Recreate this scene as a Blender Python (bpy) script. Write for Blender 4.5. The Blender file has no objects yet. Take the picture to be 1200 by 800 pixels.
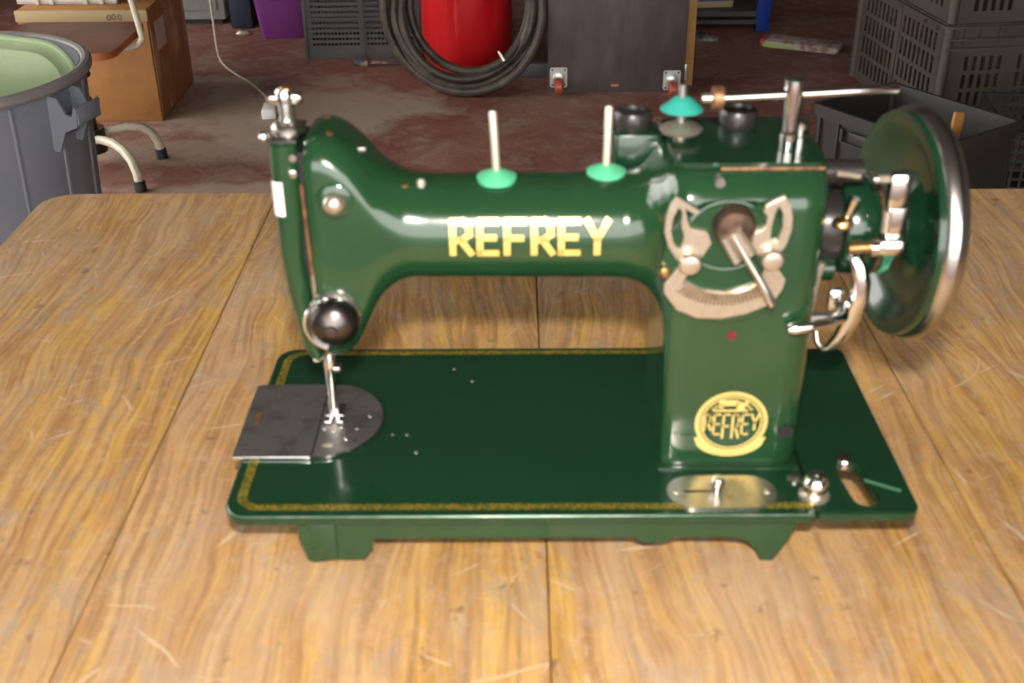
import bpy, bmesh, math, random
from mathutils import Vector, Matrix, Euler
from mathutils.bvhtree import BVHTree
random.seed(7)
S = bpy.context.scene
C = S.collection
PI = math.pi
R = math.radians

# ------------------------------------------------------------------ camera, world, lights, exposure
cam_d = bpy.data.cameras.new('camera'); cam = bpy.data.objects.new('camera', cam_d); C.objects.link(cam)
cam_d.sensor_width = 23.5; cam_d.lens = 1363 / 1200 * 23.5
cam_d.clip_start = 0.02; cam_d.clip_end = 60
PITCH, YAW, ROLL = R(29.4), R(0.33), R(-0.45)
fw = Vector((-math.sin(YAW) * math.cos(PITCH), math.cos(YAW) * math.cos(PITCH), -math.sin(PITCH)))
r0 = Vector((math.cos(YAW), math.sin(YAW), 0)); u0 = r0.cross(fw)
rt = r0 * math.cos(ROLL) + u0 * math.sin(ROLL); up = -r0 * math.sin(ROLL) + u0 * math.cos(ROLL)
cam.matrix_world = Matrix(((rt.x, up.x, -fw.x, 0), (rt.y, up.y, -fw.y, 0), (rt.z, up.z, -fw.z, 1.205), (0, 0, 0, 1)))
cam_d.dof.use_dof = True; cam_d.dof.focus_distance = 1.8; cam_d.dof.aperture_fstop = 8.5
S.camera = cam

W = bpy.data.worlds.new('overcast_sky'); S.world = W; W.use_nodes = True
bgn = W.node_tree.nodes['Background']
bgn.inputs[0].default_value = (1.0, 0.97, 0.93, 1); bgn.inputs[1].default_value = 5.6

fl = bpy.data.lights.new('camera_flash', 'AREA'); fl.shape = 'RECTANGLE'; fl.size = 0.05; fl.size_y = 0.03
fl.energy = 8.0; fl.color = (1.0, 0.93, 0.84)
flo = bpy.data.objects.new('camera_flash', fl); C.objects.link(flo)
flo.location = (0.0, -0.01, 1.315); flo.rotation_euler = (R(90 - 27), 0, 0)

S.view_settings.view_transform = 'Standard'; S.view_settings.look = 'None'
S.view_settings.gamma = 1; S.view_settings.use_curve_mapping = False
S.view_settings.exposure = 0.0

# ------------------------------------------------------------------ materials
def mat(name, col=(.5, .5, .5), rough=.5, metal=0, coat=0, spec=.5, noise=None, bump=None, stretch=1):
    """noise=(scale, colour2[, low, high]) mixes in a second colour, bump=(scale, strength)"""
    m = bpy.data.materials.new(name); m.use_nodes = True
    n, l = m.node_tree.nodes, m.node_tree.links
    b = n['Principled BSDF']
    b.inputs['Base Color'].default_value = (*col, 1); b.inputs['Roughness'].default_value = rough
    b.inputs['Metallic'].default_value = metal; b.inputs['Coat Weight'].default_value = coat
    b.inputs['Coat Roughness'].default_value = .06
    b.inputs['Specular IOR Level'].default_value = spec
    tc = n.new('ShaderNodeTexCoord')
    if noise:
        sc, c2 = noise[0], noise[1]
        lo, hi = (noise[2], noise[3]) if len(noise) > 3 else (.4, .65)
        t = n.new('ShaderNodeTexNoise'); t.inputs['Scale'].default_value = sc; t.inputs['Detail'].default_value = 5
        t.inputs['Roughness'].default_value = .62
        mp = n.new('ShaderNodeMapping'); mp.inputs['Scale'].default_value = (1, 1, stretch)
        l.new(tc.outputs['Object'], mp.inputs['Vector']); l.new(mp.outputs[0], t.inputs['Vector'])
        r = n.new('ShaderNodeValToRGB'); r.color_ramp.elements[0].position = lo; r.color_ramp.elements[1].position = hi
        r.color_ramp.elements[0].color = (*col, 1); r.color_ramp.elements[1].color = (*c2, 1)
        l.new(t.outputs[0], r.inputs[0]); l.new(r.outputs[0], b.inputs['Base Color'])
    if bump:
        t = n.new('ShaderNodeTexNoise'); t.inputs['Scale'].default_value = bump[0]; t.inputs['Detail'].default_value = 4
        l.new(tc.outputs['Object'], t.inputs['Vector'])
        bp = n.new('ShaderNodeBump'); bp.inputs['Strength'].default_value = bump[1]; bp.inputs['Distance'].default_value = .002
        l.new(t.outputs[0], bp.inputs['Height']); l.new(bp.outputs[0], b.inputs['Normal'])
    return m

class NT:
    """tiny node helper"""
    def __init__(s, m): s.n, s.l = m.node_tree.nodes, m.node_tree.links
    def new(s, t, **k):
        x = s.n.new('ShaderNode' + t)
        for a, v in k.items():
            if a.startswith('i_'):
                key = a[2:]; x.inputs[int(key) if key.isdigit() else key].default_value = v
            else: setattr(x, a, v)
        return x
    def mix(s, f, a, b, mode='MIX'):
        x = s.n.new('ShaderNodeMix'); x.data_type = 'RGBA'; x.blend_type = mode
        for i, v in ((0, f), (6, a), (7, b)):
            if isinstance(v, (int, float)): x.inputs[i].default_value = v
            elif isinstance(v, tuple): x.inputs[i].default_value = (*v, 1)
            else: s.l.new(v, x.inputs[i])
        return x.outputs[2]
    def ramp(s, v, stops):
        x = s.n.new('ShaderNodeValToRGB'); e = x.color_ramp.elements
        while len(e) < len(stops): e.new(.5)
        for k, (p, c) in enumerate(stops):
            e[k].position = p; e[k].color = (*c, 1) if isinstance(c, tuple) else (c, c, c, 1)
        s.l.new(v, x.inputs[0]); return x.outputs[0]
    def noise(s, vec, scale, det=4, rough=.6, dist=0):
        x = s.new('TexNoise'); x.inputs['Scale'].default_value = scale; x.inputs['Detail'].default_value = det
        x.inputs['Roughness'].default_value = rough; x.inputs['Distortion'].default_value = dist
        s.l.new(vec, x.inputs['Vector']); return x.outputs[0]
    def mapping(s, vec, scale=(1, 1, 1), rot=(0, 0, 0), loc=None):
        x = s.new('Mapping'); x.inputs['Scale'].default_value = scale; x.inputs['Rotation'].default_value = rot
        s.l.new(vec, x.inputs['Vector'])
        if loc is not None: s.l.new(loc, x.inputs['Location'])
        return x.outputs[0]

def plank_wood():
    m = mat('worn_pine', rough=.55, spec=.35); t = NT(m); b = t.n['Principled BSDF']
    tc = t.new('TexCoord').outputs['Object']
    oi = t.new('ObjectInfo').outputs['Random']
    off = t.new('CombineXYZ'); sc = t.new('Math', operation='MULTIPLY'); sc.inputs[1].default_value = 13.7
    t.l.new(oi, sc.inputs[0]); t.l.new(sc.outputs[0], off.inputs[0]); t.l.new(sc.outputs[0], off.inputs[2])
    wob = t.noise(t.mapping(tc, (1, .5, 1), loc=off.outputs[0]), 5.0, 3, .55)
    wv3 = t.new('VectorMath', operation='MULTIPLY_ADD'); cb_ = t.new('CombineXYZ'); t.l.new(wob, cb_.inputs[0])
    t.l.new(cb_.outputs[0], wv3.inputs[0]); wv3.inputs[1].default_value = (.09, 0, 0); t.l.new(t.mapping(tc, (1, 1, 1), loc=off.outputs[0]), wv3.inputs[2])
    v = t.mapping(wv3.outputs[0], (1, .09, 1))
    g = t.ramp(t.noise(v, 95, 4, .62), [(.36, 0), (.49, .5), (.60, 1)])
    fine = t.noise(t.mapping(wv3.outputs[0], (1, .03, 1)), 240, 3, .65)
    col = t.mix(g, (.68, .40, .095), (.47, .24, .085))
    big = t.noise(v, 24, 3)
    col = t.mix(t.ramp(big, [(.42, 0), (.60, .6)]), col, (.58, .35, .185))
    col = t.mix(t.ramp(fine, [(.45, 0), (.62, .6)]), col, (.27, .135, .055))
    mot = t.noise(t.mapping(tc, (1, .7, 1)), 95, 6, .8)
    col = t.mix(t.ramp(mot, [(.50, 0), (.66, .45)]), col, (.66, .47, .30))
    col = t.mix(t.ramp(mot, [(.32, .3), (.44, 0)]), col, (.28, .16, .08))
    # grey dirt and worn pale areas
    d = t.noise(t.mapping(tc, (1, .6, 1)), 30, 8, .8, .9)
    col = t.mix(t.ramp(d, [(.51, 0), (.64, .6)]), col, (.38, .305, .24))
    d3 = t.noise(t.mapping(tc, (1, .5, 1)), 7, 5, .65, .4)
    col = t.mix(t.ramp(d3, [(.5, 0), (.66, .4)]), col, (.58, .42, .30))
    d2 = t.noise(t.mapping(tc, (1, .7, 1), loc=off.outputs[0]), 70, 4, .6)
    col = t.mix(t.ramp(d2, [(.66, 0), (.72, .6)]), col, (.12, .08, .05))
    # thin pale scratches in several directions, slightly curved
    bend = t.noise(tc, 9, 2); bc = t.new('CombineXYZ'); t.l.new(bend, bc.inputs[0]); t.l.new(bend, bc.inputs[1])
    bv = t.new('VectorMath', operation='MULTIPLY_ADD'); t.l.new(bc.outputs[0], bv.inputs[0]); bv.inputs[1].default_value = (.05, .05, 0)
    t.l.new(t.mapping(tc, (1, 1, 1), loc=off.outputs[0]), bv.inputs[2])
    for k, (a, s2) in enumerate(((25, 1.3), (-50, 1.9), (72, 1.2), (108, 1.7), (-15, 1.5), (55, 2.3))):
        vr = t.mapping(bv.outputs[0], (1, 1, 1), (0, 0, R(a))); vv = t.mapping(vr, (150 * s2, 8 * s2, 1))
        sn = t.noise(vv, 1.0, 1, .4)
        msk = t.noise(t.mapping(tc, (1, 1, 1), (0, 0, k + 1.)), 17, 3)
        a1 = t.ramp(sn, [(.735, 0), (.76, .8)])
        a2 = t.ramp(msk, [(.50, 0), (.58, .8)])
        col = t.mix(t.mix(1.0, a1, a2, 'MULTIPLY'), col, (.74, .56, .38))
    t.l.new(col, b.inputs['Base Color'])
    bp = t.new('Bump', i_Strength=.35, i_Distance=.0012); t.l.new(g, bp.inputs['Height']); t.l.new(bp.outputs[0], b.inputs['Normal'])
    rr = t.ramp(d, [(.4, .38), (.7, .62)]); t.l.new(rr, b.inputs['Roughness'])
    return m

def floor_paint():
    m = mat('worn_red_floor_paint', rough=.6, spec=.3); t = NT(m); b = t.n['Principled BSDF']
    tc = t.new('TexCoord').outputs['Object']
    a = t.noise(tc, 2.1, 8, .66, .5)
    col = t.mix(t.ramp(a, [(.46, 0), (.62, 1)]), (.20, .075, .058), (.26, .135, .10))
    c = t.noise(tc, 9, 9, .78, 1.0)
    col = t.mix(t.ramp(c, [(.49, 0), (.62, .7)]), col, (.33, .235, .19))
    # the bare patches where the paint has gone
    for (cx, cy, rx, ry, k) in ((-.78, 3.72, .46, .36, .85), (-1.05, 3.30, .45, .13, .6), (-.62, 3.0, .6, .07, .7), (.25, 3.0, .6, .10, .3)):
        mp = t.new('Mapping', vector_type='POINT'); mp.inputs['Location'].default_value = (-cx / rx, -cy / ry, 0)
        mp.inputs['Scale'].default_value = (1 / rx, 1 / ry, 0); t.l.new(tc, mp.inputs['Vector'])
        ln = t.new('VectorMath', operation='LENGTH'); t.l.new(mp.outputs[0], ln.inputs[0])
        ad = t.new('Math', operation='MULTIPLY_ADD'); ad.inputs[1].default_value = 3.4; t.l.new(a, ad.inputs[0]); t.l.new(ln.outputs['Value'], ad.inputs[2])
        col = t.mix(t.ramp(ad.outputs[0], [(0, k)] + [(.95 / 1.0, k), (1.0, 0)] if False else [(.0, k)] + [(.5, k), (1.0, 0)] if False else [(0, k), (1, 0)]) if False else
                    t.ramp_math(ad.outputs[0], 2.35, 2.75, k), col, (.40, .32, .25))
    e = t.noise(tc, 30, 5, .7)
    col = t.mix(t.ramp(e, [(.58, 0), (.72, .55)]), col, (.05, .028, .022))
    t.l.new(col, b.inputs['Base Color'])
    return m
def _rm(s, v, lo, hi, k):
    x = s.new('MapRange'); x.inputs[1].default_value = lo; x.inputs[2].default_value = hi
    x.inputs[3].default_value = k; x.inputs[4].default_value = 0; s.l.new(v, x.inputs[0]); return x.outputs[0]
NT.ramp_math = _rm

def gold_chain():
    m = mat('gold_chain_transfer', (.42, .26, .03), .35, .35); t = NT(m); b = t.n['Principled BSDF']
    tc = t.new('TexCoord').outputs['Object']
    ch = t.new('TexVoronoi', i_Scale=620.0); t.l.new(tc, ch.inputs['Vector'])
    col = t.mix(t.ramp(ch.outputs[0], [(.28, 0), (.5, 1)]), (.50, .31, .035), (.10, .115, .02))
    t.l.new(col, b.inputs['Base Color']); return m

M = {}
M['wood'] = plank_wood(); M['floor'] = floor_paint(); M['chain'] = gold_chain()
M['green'] = mat('green_enamel', (.0115, .047, .0175), .18, 0, .5, .5, noise=(38, (.017, .056, .022), .5, .8), bump=(28, .06))
M['darkgreen'] = mat('dark_green_enamel', (.006, .033, .014), .2, 0, .5, .5)
M['bedgreen'] = mat('bed_green_enamel', (.0075, .038, .0165), .16, 0, .5, .5, noise=(160, (.014, .05, .024), .68, .75))
M['chrome'] = mat('chrome', (.80, .79, .77), .14, 1)
M['wornchrome'] = mat('worn_chrome', (.66, .62, .56), .3, 1, noise=(130, (.42, .34, .27), .52, .75))
M['rim'] = mat('worn_rim_steel', (.60, .58, .56), .24, 1, noise=(28, (.36, .31, .28), .5, .75))
M['steel'] = mat('dark_steel', (.34, .325, .31), .42, .9, noise=(60, (.20, .17, .15), .5, .7))
M['domesteel'] = mat('dark_dome_steel', (.13, .115, .11), .32, 1)
M['blackmetal'] = mat('blackened_metal', (.028, .024, .022), .3, .3)
M['brass'] = mat('brass', (.62, .42, .20), .38, 1, noise=(150, (.40, .22, .07)))
M['rust'] = mat('rusty_steel', (.30, .15, .075), .5, .6, noise=(200, (.12, .06, .035)))
M['nickel'] = mat('aged_nickel', (.62, .54, .44), .33, .85, noise=(260, (.50, .40, .30), .5, .75))
M['edge'] = mat('rubbed_edge', (.10, .19, .12), .3, .3, noise=(40, (.30, .33, .26), .45, .7))
M['gold'] = mat('gold_leaf_letters', (.86, .58, .16), .34, .25)
M['emblem'] = mat('gold_emblem', (.62, .47, .15), .4, .15)
M['emb_dark'] = mat('emblem_shade', (.30, .27, .06), .4)
M['mint'] = mat('mint_plastic', (.10, .50, .27), .45)
M['teal'] = mat('teal_plastic', (.03, .32, .26), .45)
M['pin'] = mat('worn_pin_metal', (.72, .64, .53), .35, .6)
M['cream'] = mat('cream_paint', (.55, .50, .38), .4, noise=(30, (.38, .32, .22), .55, .75))
M['white'] = mat('white_sticker', (.80, .79, .76), .5)
M['rubber'] = mat('black_rubber', (.012, .012, .012), .5)
M['cap'] = mat('smoky_black_cap', (.022, .019, .018), .33)
M['bin'] = mat('grey_bin_plastic', (.165, .185, .225), .45, noise=(5, (.20, .215, .25)))
M['binrim'] = mat('dirty_bin_rim', (.20, .19, .185), .6, noise=(20, (.28, .25, .22)))
M['palegreen'] = mat('pale_green_plastic', (.36, .47, .25), .55, noise=(14, (.44, .54, .34), .42, .66))
M['seat'] = mat('brown_laminate', (.12, .045, .024), .38, 0, 0, .35, noise=(7, (.17, .075, .045)))
M['seatedge'] = mat('orange_plywood_edge', (.42, .12, .04), .5)
M['box'] = mat('brown_board', (.36, .165, .045), .6, noise=(5, (.26, .105, .028), .42, .68), bump=(30, .3))
M['boxside'] = mat('scuffed_board', (.30, .13, .038), .6, noise=(12, (.46, .29, .17), .5, .62), stretch=.35)
M['tape'] = mat('parcel_label', (.55, .48, .42), .4, noise=(40, (.42, .34, .28)))
M['ink'] = mat('black_ink', (.03, .02, .015), .6)
M['basket'] = mat('white_basket_plastic', (.56, .54, .50), .5, noise=(9, (.47, .43, .38)))
M['orange'] = mat('orange_rag', (.5, .2, .05), .7)
M['appl'] = mat('grey_appliance', (.24, .25, .23), .4, noise=(6, (.19, .19, .17)))
M['purple'] = mat('purple_plastic', (.17, .035, .185), .4, noise=(6, (.14, .03, .155)))
M['vent'] = mat('grey_crate_plastic', (.060, .064, .068), .55, noise=(6, (.085, .075, .067), .45, .7))
M['hose'] = mat('dusty_black_hose', (.040, .033, .024), .5, noise=(25, (.090, .070, .048), .45, .7))
M['red'] = mat('red_cylinder_paint', (.58, .008, .012), .32, 0, .2, noise=(26, (.72, .07, .07), .56, .74), stretch=.13)
M['board'] = mat('dark_film_plywood', (.062, .047, .050), .40, noise=(16, (.095, .076, .074), .42, .68), stretch=.3)
M['zinc'] = mat('zinc_plate', (.60, .62, .58), .35, .7)
M['caster'] = mat('red_brown_wheel', (.34, .065, .035), .4)
M['ochre'] = mat('ochre_batten', (.42, .22, .07), .6, noise=(9, (.36, .18, .05)))
M['blue'] = mat('blue_post_paint', (.006, .035, .24), .45)
M['shelf'] = mat('dark_shelf_steel', (.03, .028, .03), .5)
M['carton'] = mat('yellow_carton', (.34, .26, .13), .6)
M['cartonblue'] = mat('blue_print', (.05, .07, .19), .6)
M['bag1'] = mat('printed_bag', (.42, .38, .34), .5, noise=(28, (.30, .14, .11), .5, .58))
M['baggreen'] = mat('green_print', (.30, .48, .10), .5)
M['bagred'] = mat('red_print', (.50, .05, .03), .5)
M['crate'] = mat('grey_brown_crate', (.062, .051, .041), .55, noise=(5, (.085, .070, .056), .4, .7))
M['crate2'] = mat('dark_grey_crate', (.027, .024, .022), .5, noise=(6, (.036, .032, .029), .4, .7))
M['bag'] = mat('black_holdall', (.035, .035, .038), .6, noise=(9, (.12, .12, .12), .55, .7))
M['wall'] = mat('dirty_plaster', (.17, .15, .13), .8, noise=(2, (.12, .105, .09)))
M['ceil'] = mat('ceiling_concrete', (.17, .165, .15), .85, noise=(2, (.13, .12, .11)))
M['yard'] = mat('yard_concrete', (.20, .185, .165), .9, noise=(1.2, (.15, .14, .12)))
M['debris'] = mat('dark_debris', (.05, .05, .06), .5, noise=(40, (.25, .2, .15), .5, .6))
M['maroon'] = mat('maroon_socket', (.16, .03, .03), .5)
M['dark'] = mat('recess_shade', (.006, .006, .006), .6)  # near-black colour standing in for shade inside gaps and holes
M['cordgreen'] = mat('green_cord', (.08, .36, .2), .6)

# ------------------------------------------------------------------ geometry helpers
class MB:
    """collects shapes into one bmesh; build() links it as ONE mesh object"""
    def __init__(s): s.b = bmesh.new()
    def add(s, vs, fs, mi=0):
        v = [s.b.verts.new(p) for p in vs]
        for f in fs:
            try: q = s.b.faces.new([v[i] for i in f]); q.material_index = mi
            except ValueError: pass
        return s
    def box(s, lo, hi, bev=0, rot=None, mi=0, seg=2):
        t = bmesh.new(); bmesh.ops.create_cube(t, size=1)
        c = [(a + b) / 2 for a, b in zip(lo, hi)]; d = [abs(b - a) for a, b in zip(lo, hi)]
        for v in t.verts: v.co = Vector((v.co.x * d[0], v.co.y * d[1], v.co.z * d[2]))
        if bev: bmesh.ops.bevel(t, geom=t.edges[:], offset=bev, segments=seg, profile=.5, affect='EDGES')
        for v in t.verts:
            if rot is not None: v.co = rot @ v.co
            v.co += Vector(c)
        return s.merge(t, mi)
    def merge(s, t, mi=0):
        t.verts.index_update()
        s.add([v.co.copy() for v in t.verts], [[v.index for v in f.verts] for f in t.faces], mi); t.free(); return s
    def tube(s, pts, r, n=12, cap=True, mi=0, closed=False, flat=1.0, upv=None):
        """swept round (or flattened) tube; r one radius or a list"""
        pts = [Vector(p) for p in pts]; m = len(pts); rs = r if isinstance(r, (list, tuple)) else [r] * m
        vs, fs = [], []; prev = None
        for i, p in enumerate(pts):
            if closed: d = pts[(i + 1) % m] - pts[i - 1]
            else: d = pts[min(i + 1, m - 1)] - pts[max(i - 1, 0)]
            d.normalize()
            if prev is None:
                a = Vector(upv) if upv else (Vector((0, 0, 1)) if abs(d.z) < .9 else Vector((1, 0, 0)))
            else: a = prev
            a = (a - d * a.dot(d)).normalized(); prev = a; bb = d.cross(a)
            for k in range(n):
                t = 2 * PI * k / n
                vs.append(p + (a * math.cos(t) * flat + bb * math.sin(t)) * rs[i])
        for i in range(m if closed else m - 1):
            for k in range(n):
                j = (i + 1) % m
                fs.append((i * n + k, i * n + (k + 1) % n, j * n + (k + 1) % n, j * n + k))
        if cap and not closed: fs += [tuple(range(n))[::-1], tuple((m - 1) * n + k for k in range(n))]
        return s.add(vs, fs, mi)
    def lathe(s, prof, c=(0, 0, 0), ax='Z', n=28, mi=0, mat3=None):
        """prof: (radius, height) along the axis"""
        vs, fs = [], []
        for (r, h) in prof:
            for k in range(n):
                t = 2 * PI * k / n; x, y = r * math.cos(t), r * math.sin(t)
                p = {'Z': (x, y, h), 'X': (h, x, y), 'Y': (x, h, y)}[ax] if mat3 is None else tuple(mat3 @ Vector((x, y, h)))
                vs.append(Vector(p) + Vector(c))
        m = len(prof)
        for i in range(m - 1):
            for k in range(n): fs.append((i * n + k, i * n + (k + 1) % n, (i + 1) * n + (k + 1) % n, (i + 1) * n + k))
        if prof[0][0] > 1e-6: fs.append(tuple(range(n))[::-1])
        if prof[-1][0] > 1e-6: fs.append(tuple((m - 1) * n + k for k in range(n)))
        return s.add(vs, fs, mi)
    def prism(s, poly, lo, hi, plane='XY', holes=(), mi=0):
        """polygon (with holes) in a plane extruded from lo to hi along the third axis"""
        t = bmesh.new(); edges = []
        for lp in [poly] + list(holes):
            vv = [t.verts.new((p[0], p[1], 0)) for p in lp]
            edges += [t.edges.new((vv[i], vv[(i + 1) % len(vv)])) for i in range(len(vv))]
        bmesh.ops.triangle_fill(t, use_beauty=True, use_dissolve=False, edges=edges)
        g = bmesh.ops.extrude_face_region(t, geom=t.faces[:])
        for e in g['geom']:
            if isinstance(e, bmesh.types.BMVert): e.co.z = 1
        for v in t.verts:
            x, y, z = v.co; z = lo + (hi - lo) * z
            v.co = {'XY': (x, y, z), 'XZ': (x, z, y), 'YZ': (z, x, y)}[plane]
        bmesh.ops.recalc_face_normals(t, faces=t.faces[:])
        s.merge(t, mi); bmesh.ops.recalc_face_normals(s.b, faces=s.b.faces[:]); s.b.normal_update(); return s
    def loft(s, rings, mi=0, cap=True):
        n = len(rings[0]); vs = [p for r in rings for p in r]; fs = []
        for i in range(len(rings) - 1):
            for k in range(n): fs.append((i * n + k, i * n + (k + 1) % n, (i + 1) * n + (k + 1) % n, (i + 1) * n + k))
        if cap: fs += [tuple(range(n))[::-1], tuple((len(rings) - 1) * n + k for k in range(n))]
        return s.add(vs, fs, mi)
    def xf(s, m):
        bmesh.ops.transform(s.b, matrix=m, verts=s.b.verts[:]); return s
    def build(s, name, m, parent=None, loc=None, rot=None, ang=35, smooth=True, kind=None, label=None):
        b = s.b; bmesh.ops.remove_doubles(b, verts=b.verts[:], dist=1e-6)
        bmesh.ops.recalc_face_normals(b, faces=b.faces[:])
        lim = R(ang)
        for f in b.faces: f.smooth = smooth
        for e in b.edges:
            e.smooth = not (len(e.link_faces) != 2 or e.calc_face_angle(0) > lim)
        me = bpy.data.meshes.new(name); b.to_mesh(me); b.free()
        for q in (m if isinstance(m, (list, tuple)) else [m]): me.materials.append(q)
        o = bpy.data.objects.new(name, me); C.objects.link(o)
        if parent: o.parent = parent
        if loc: o.location = loc
        if rot: o.rotation_euler = rot
        if kind: o['kind'] = kind
        if label: o['label'] = label
        return o

def thing(name, label, cat, loc=(0, 0, 0), rz=0, group=None, rot=None):
    o = bpy.data.objects.new(name, None); C.objects.link(o); o.location = loc
    o.rotation_euler = rot if rot else (0, 0, rz); o.empty_display_size = .05
    o['label'] = label; o['category'] = cat
    if group: o['group'] = group
    return o
def tag(o, label, cat, group=None):
    o['label'] = label; o['category'] = cat
    if group: o['group'] = group
    return o
def rrect(x0, x1, y0, y1, r, n=6):
    """rounded rectangle polygon; r one radius or four (x0y0, x1y0, x1y1, x0y1)"""
    rr = r if isinstance(r, (list, tuple)) else [r] * 4; out = []
    for (cx, cy, a0, q) in ((x0 + rr[0], y0 + rr[0], PI, rr[0]), (x1 - rr[1], y0 + rr[1], 1.5 * PI, rr[1]),
                            (x1 - rr[2], y1 - rr[2], 0, rr[2]), (x0 + rr[3], y1 - rr[3], .5 * PI, rr[3])):
        for k in range(n + 1):
            a = a0 + .5 * PI * k / n; out.append((cx + q * math.cos(a), cy + q * math.sin(a)))
    return out
def dome(r, h, n=6, base=0):
    """lathe profile of a low dome"""
    return [(r * 1.0, base)] + [(r * math.cos(.5 * PI * k / n), base + h * math.sin(.5 * PI * k / n)) for k in range(n)] + [(0, base + h)]
def interp(keys, x):
    if x <= keys[0][0]: return keys[0][1]
    for (a, p), (b, q) in zip(keys, keys[1:]):
        if x <= b:
            t = (x - a) / (b - a)
            return p + (q - p) * t
    return keys[-1][1]
def smooth_keys(keys, x):
    """Catmull-like smoothing: average over a small window"""
    return interp(keys, x)
def grid_panel(mb, w, h, nx, ny, fx, fy, round_=False, x0=0, y0=0, th=.003, mi=0):
    """panel in the XZ plane with nx by ny real openings, thickness th along +Y"""
    cw, ch = w / nx, h / ny; t = bmesh.new()
    for i in range(nx):
        for j in range(ny):
            cx, cy = x0 + (i + .5) * cw, y0 + (j + .5) * ch; a, b2 = cw / 2, ch / 2
            if round_:
                if j % 2: pass
                ou = [(-a, -b2), (0, -b2), (a, -b2), (a, 0), (a, b2), (0, b2), (-a, b2), (-a, 0)]
                rr = min(a, b2) * fx
                inn = [(rr * math.cos(R(225 + 45 * k)), rr * math.sin(R(225 + 45 * k))) for k in range(8)]
            else:
                ou = [(-a, -b2), (a, -b2), (a, b2), (-a, b2)]
                inn = [(-a * fx, -b2 * fy), (a * fx, -b2 * fy), (a * fx, b2 * fy), (-a * fx, b2 * fy)]
            n = len(ou)
            f0 = [t.verts.new((cx + p[0], 0, cy + p[1])) for p in ou]; f1 = [t.verts.new((cx + p[0], 0, cy + p[1])) for p in inn]
            g0 = [t.verts.new((cx + p[0], th, cy + p[1])) for p in ou]; g1 = [t.verts.new((cx + p[0], th, cy + p[1])) for p in inn]
            for k in range(n):
                m2 = (k + 1) % n
                t.faces.new((f0[k], f0[m2], f1[m2], f1[k])); t.faces.new((g0[m2], g0[k], g1[k], g1[m2]))
                t.faces.new((f1[k], f1[m2], g1[m2], g1[k]))
    return mb.merge(t, mi)

# ------------------------------------------------------------------ the setting
def struct(name, mb, m):
    o = mb.build(name, m, smooth=False); o['kind'] = 'structure'; return o
struct('floor', MB().box((-2.9, -3.0, -.1), (4.2, 6.4, 0)), M['floor'])
struct('ground', MB().box((-14, -16, -.14), (14, 16, -.10)), M['yard'])
struct('ceiling', MB().box((-2.9, -3.0, 3.0), (4.2, 6.4, 3.1)), M['ceil'])
struct('wall_back', MB().box((-2.9, 6.3, 0), (4.2, 6.45, 3.0)), M['wall'])
struct('wall_left', MB().box((-3.05, -3.0, 0), (-2.9, .6, 3.0)).box((-3.05, 4.2, 0), (-2.9, 6.45, 3.0)).box((-3.05, .6, 2.7), (-2.9, 4.2, 3.0)), M['wall'])  # unseen side opening, added so daylight reaches the background
struct('wall_right', MB().box((4.2, -3.0, 0), (4.35, 6.45, 3.0)), M['wall'])
# front wall round the wide garage doorway behind the camera
struct('wall_front', MB().box((-3.05, -3.15, 0), (-2.6, -3.0, 3.0)).box((2.6, -3.15, 0), (4.35, -3.0, 3.0)).box((-2.6, -3.15, 2.8), (2.6, -3.0, 3.0)), M['wall'])

# ------------------------------------------------------------------ workbench
TZ = .785
bench = thing('workbench', 'worn ochre plank workbench under the green sewing machine', 'table', (0, 0, 0))
edges = [-.449, -.2285, .0155, .2630, .507, .752]
Y0, Y1 = .26, 1.037
for i in range(5):
    a, b = edges[i] + .0004, edges[i + 1] - .0004
    rr = [.004, .0005, .0005, .03] if i == 0 else ([.0005, .004, .03, .0005] if i == 4 else .0005)
    cx = (a + b) / 2
    poly = rrect(a - cx, b - cx, Y0, Y1, rr, 5)
    mb = MB().prism(poly, TZ - .032, TZ)
    t = mb.b
    top = [e for e in t.edges if all(abs(v.co.z - TZ) < 1e-5 for v in e.verts) and e.is_manifold and abs(e.calc_face_angle(0)) > 1]
    bmesh.ops.bevel(t, geom=top, offset=.0006, segments=2, affect='EDGES')
    mb.build('plank', M['wood'], bench, loc=(cx, 0, 0))
for (x, y) in ((-.40, .32), (.70, .32), (-.40, .98), (.70, .98)):
    MB().box((x - .03, y - .03, 0), (x + .03, y + .03, TZ - .033), .004).build('leg', M['wood'], bench)
MB().box((-.37, .97, TZ - .12), (.67, .99, TZ - .033)).box((-.37, .31, TZ - .12), (.67, .33, TZ - .033)).box((-.41, .35, TZ - .12), (-.39, .95, TZ - .033)).box((.69, .35, TZ - .12), (.71, .95, TZ - .033)).build('apron', M['wood'], bench)

# ------------------------------------------------------------------ sewing machine (local: u right, v away, w up from the bed's top)
mach = thing('sewing_machine', 'dark green cast-iron sewing machine lettered REFREY, standing on the plank workbench', 'sewing machine', (-.159, .494, .820))
def mm(l): return [(a / 1000, b / 1000) for a, b in l]
G = M['green']
# bed plate
t = MB().prism(rrect(0, .3178, 0, .181, [.013, .004, .003, .013], 7), -.0055, 0)
te = [e for e in t.b.edges if all(v.co.z > -1e-5 for v in e.verts) and e.calc_face_angle(0) > 1]
bmesh.ops.bevel(t.b, geom=te, offset=.0013, segments=3, affect='EDGES'); t.b.normal_update()
for f in t.b.faces:
    if .15 < abs(f.normal.z) < .95: f.material_index = 1
bed = t.build('bed', [M['bedgreen'], M['edge']], mach)
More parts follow.
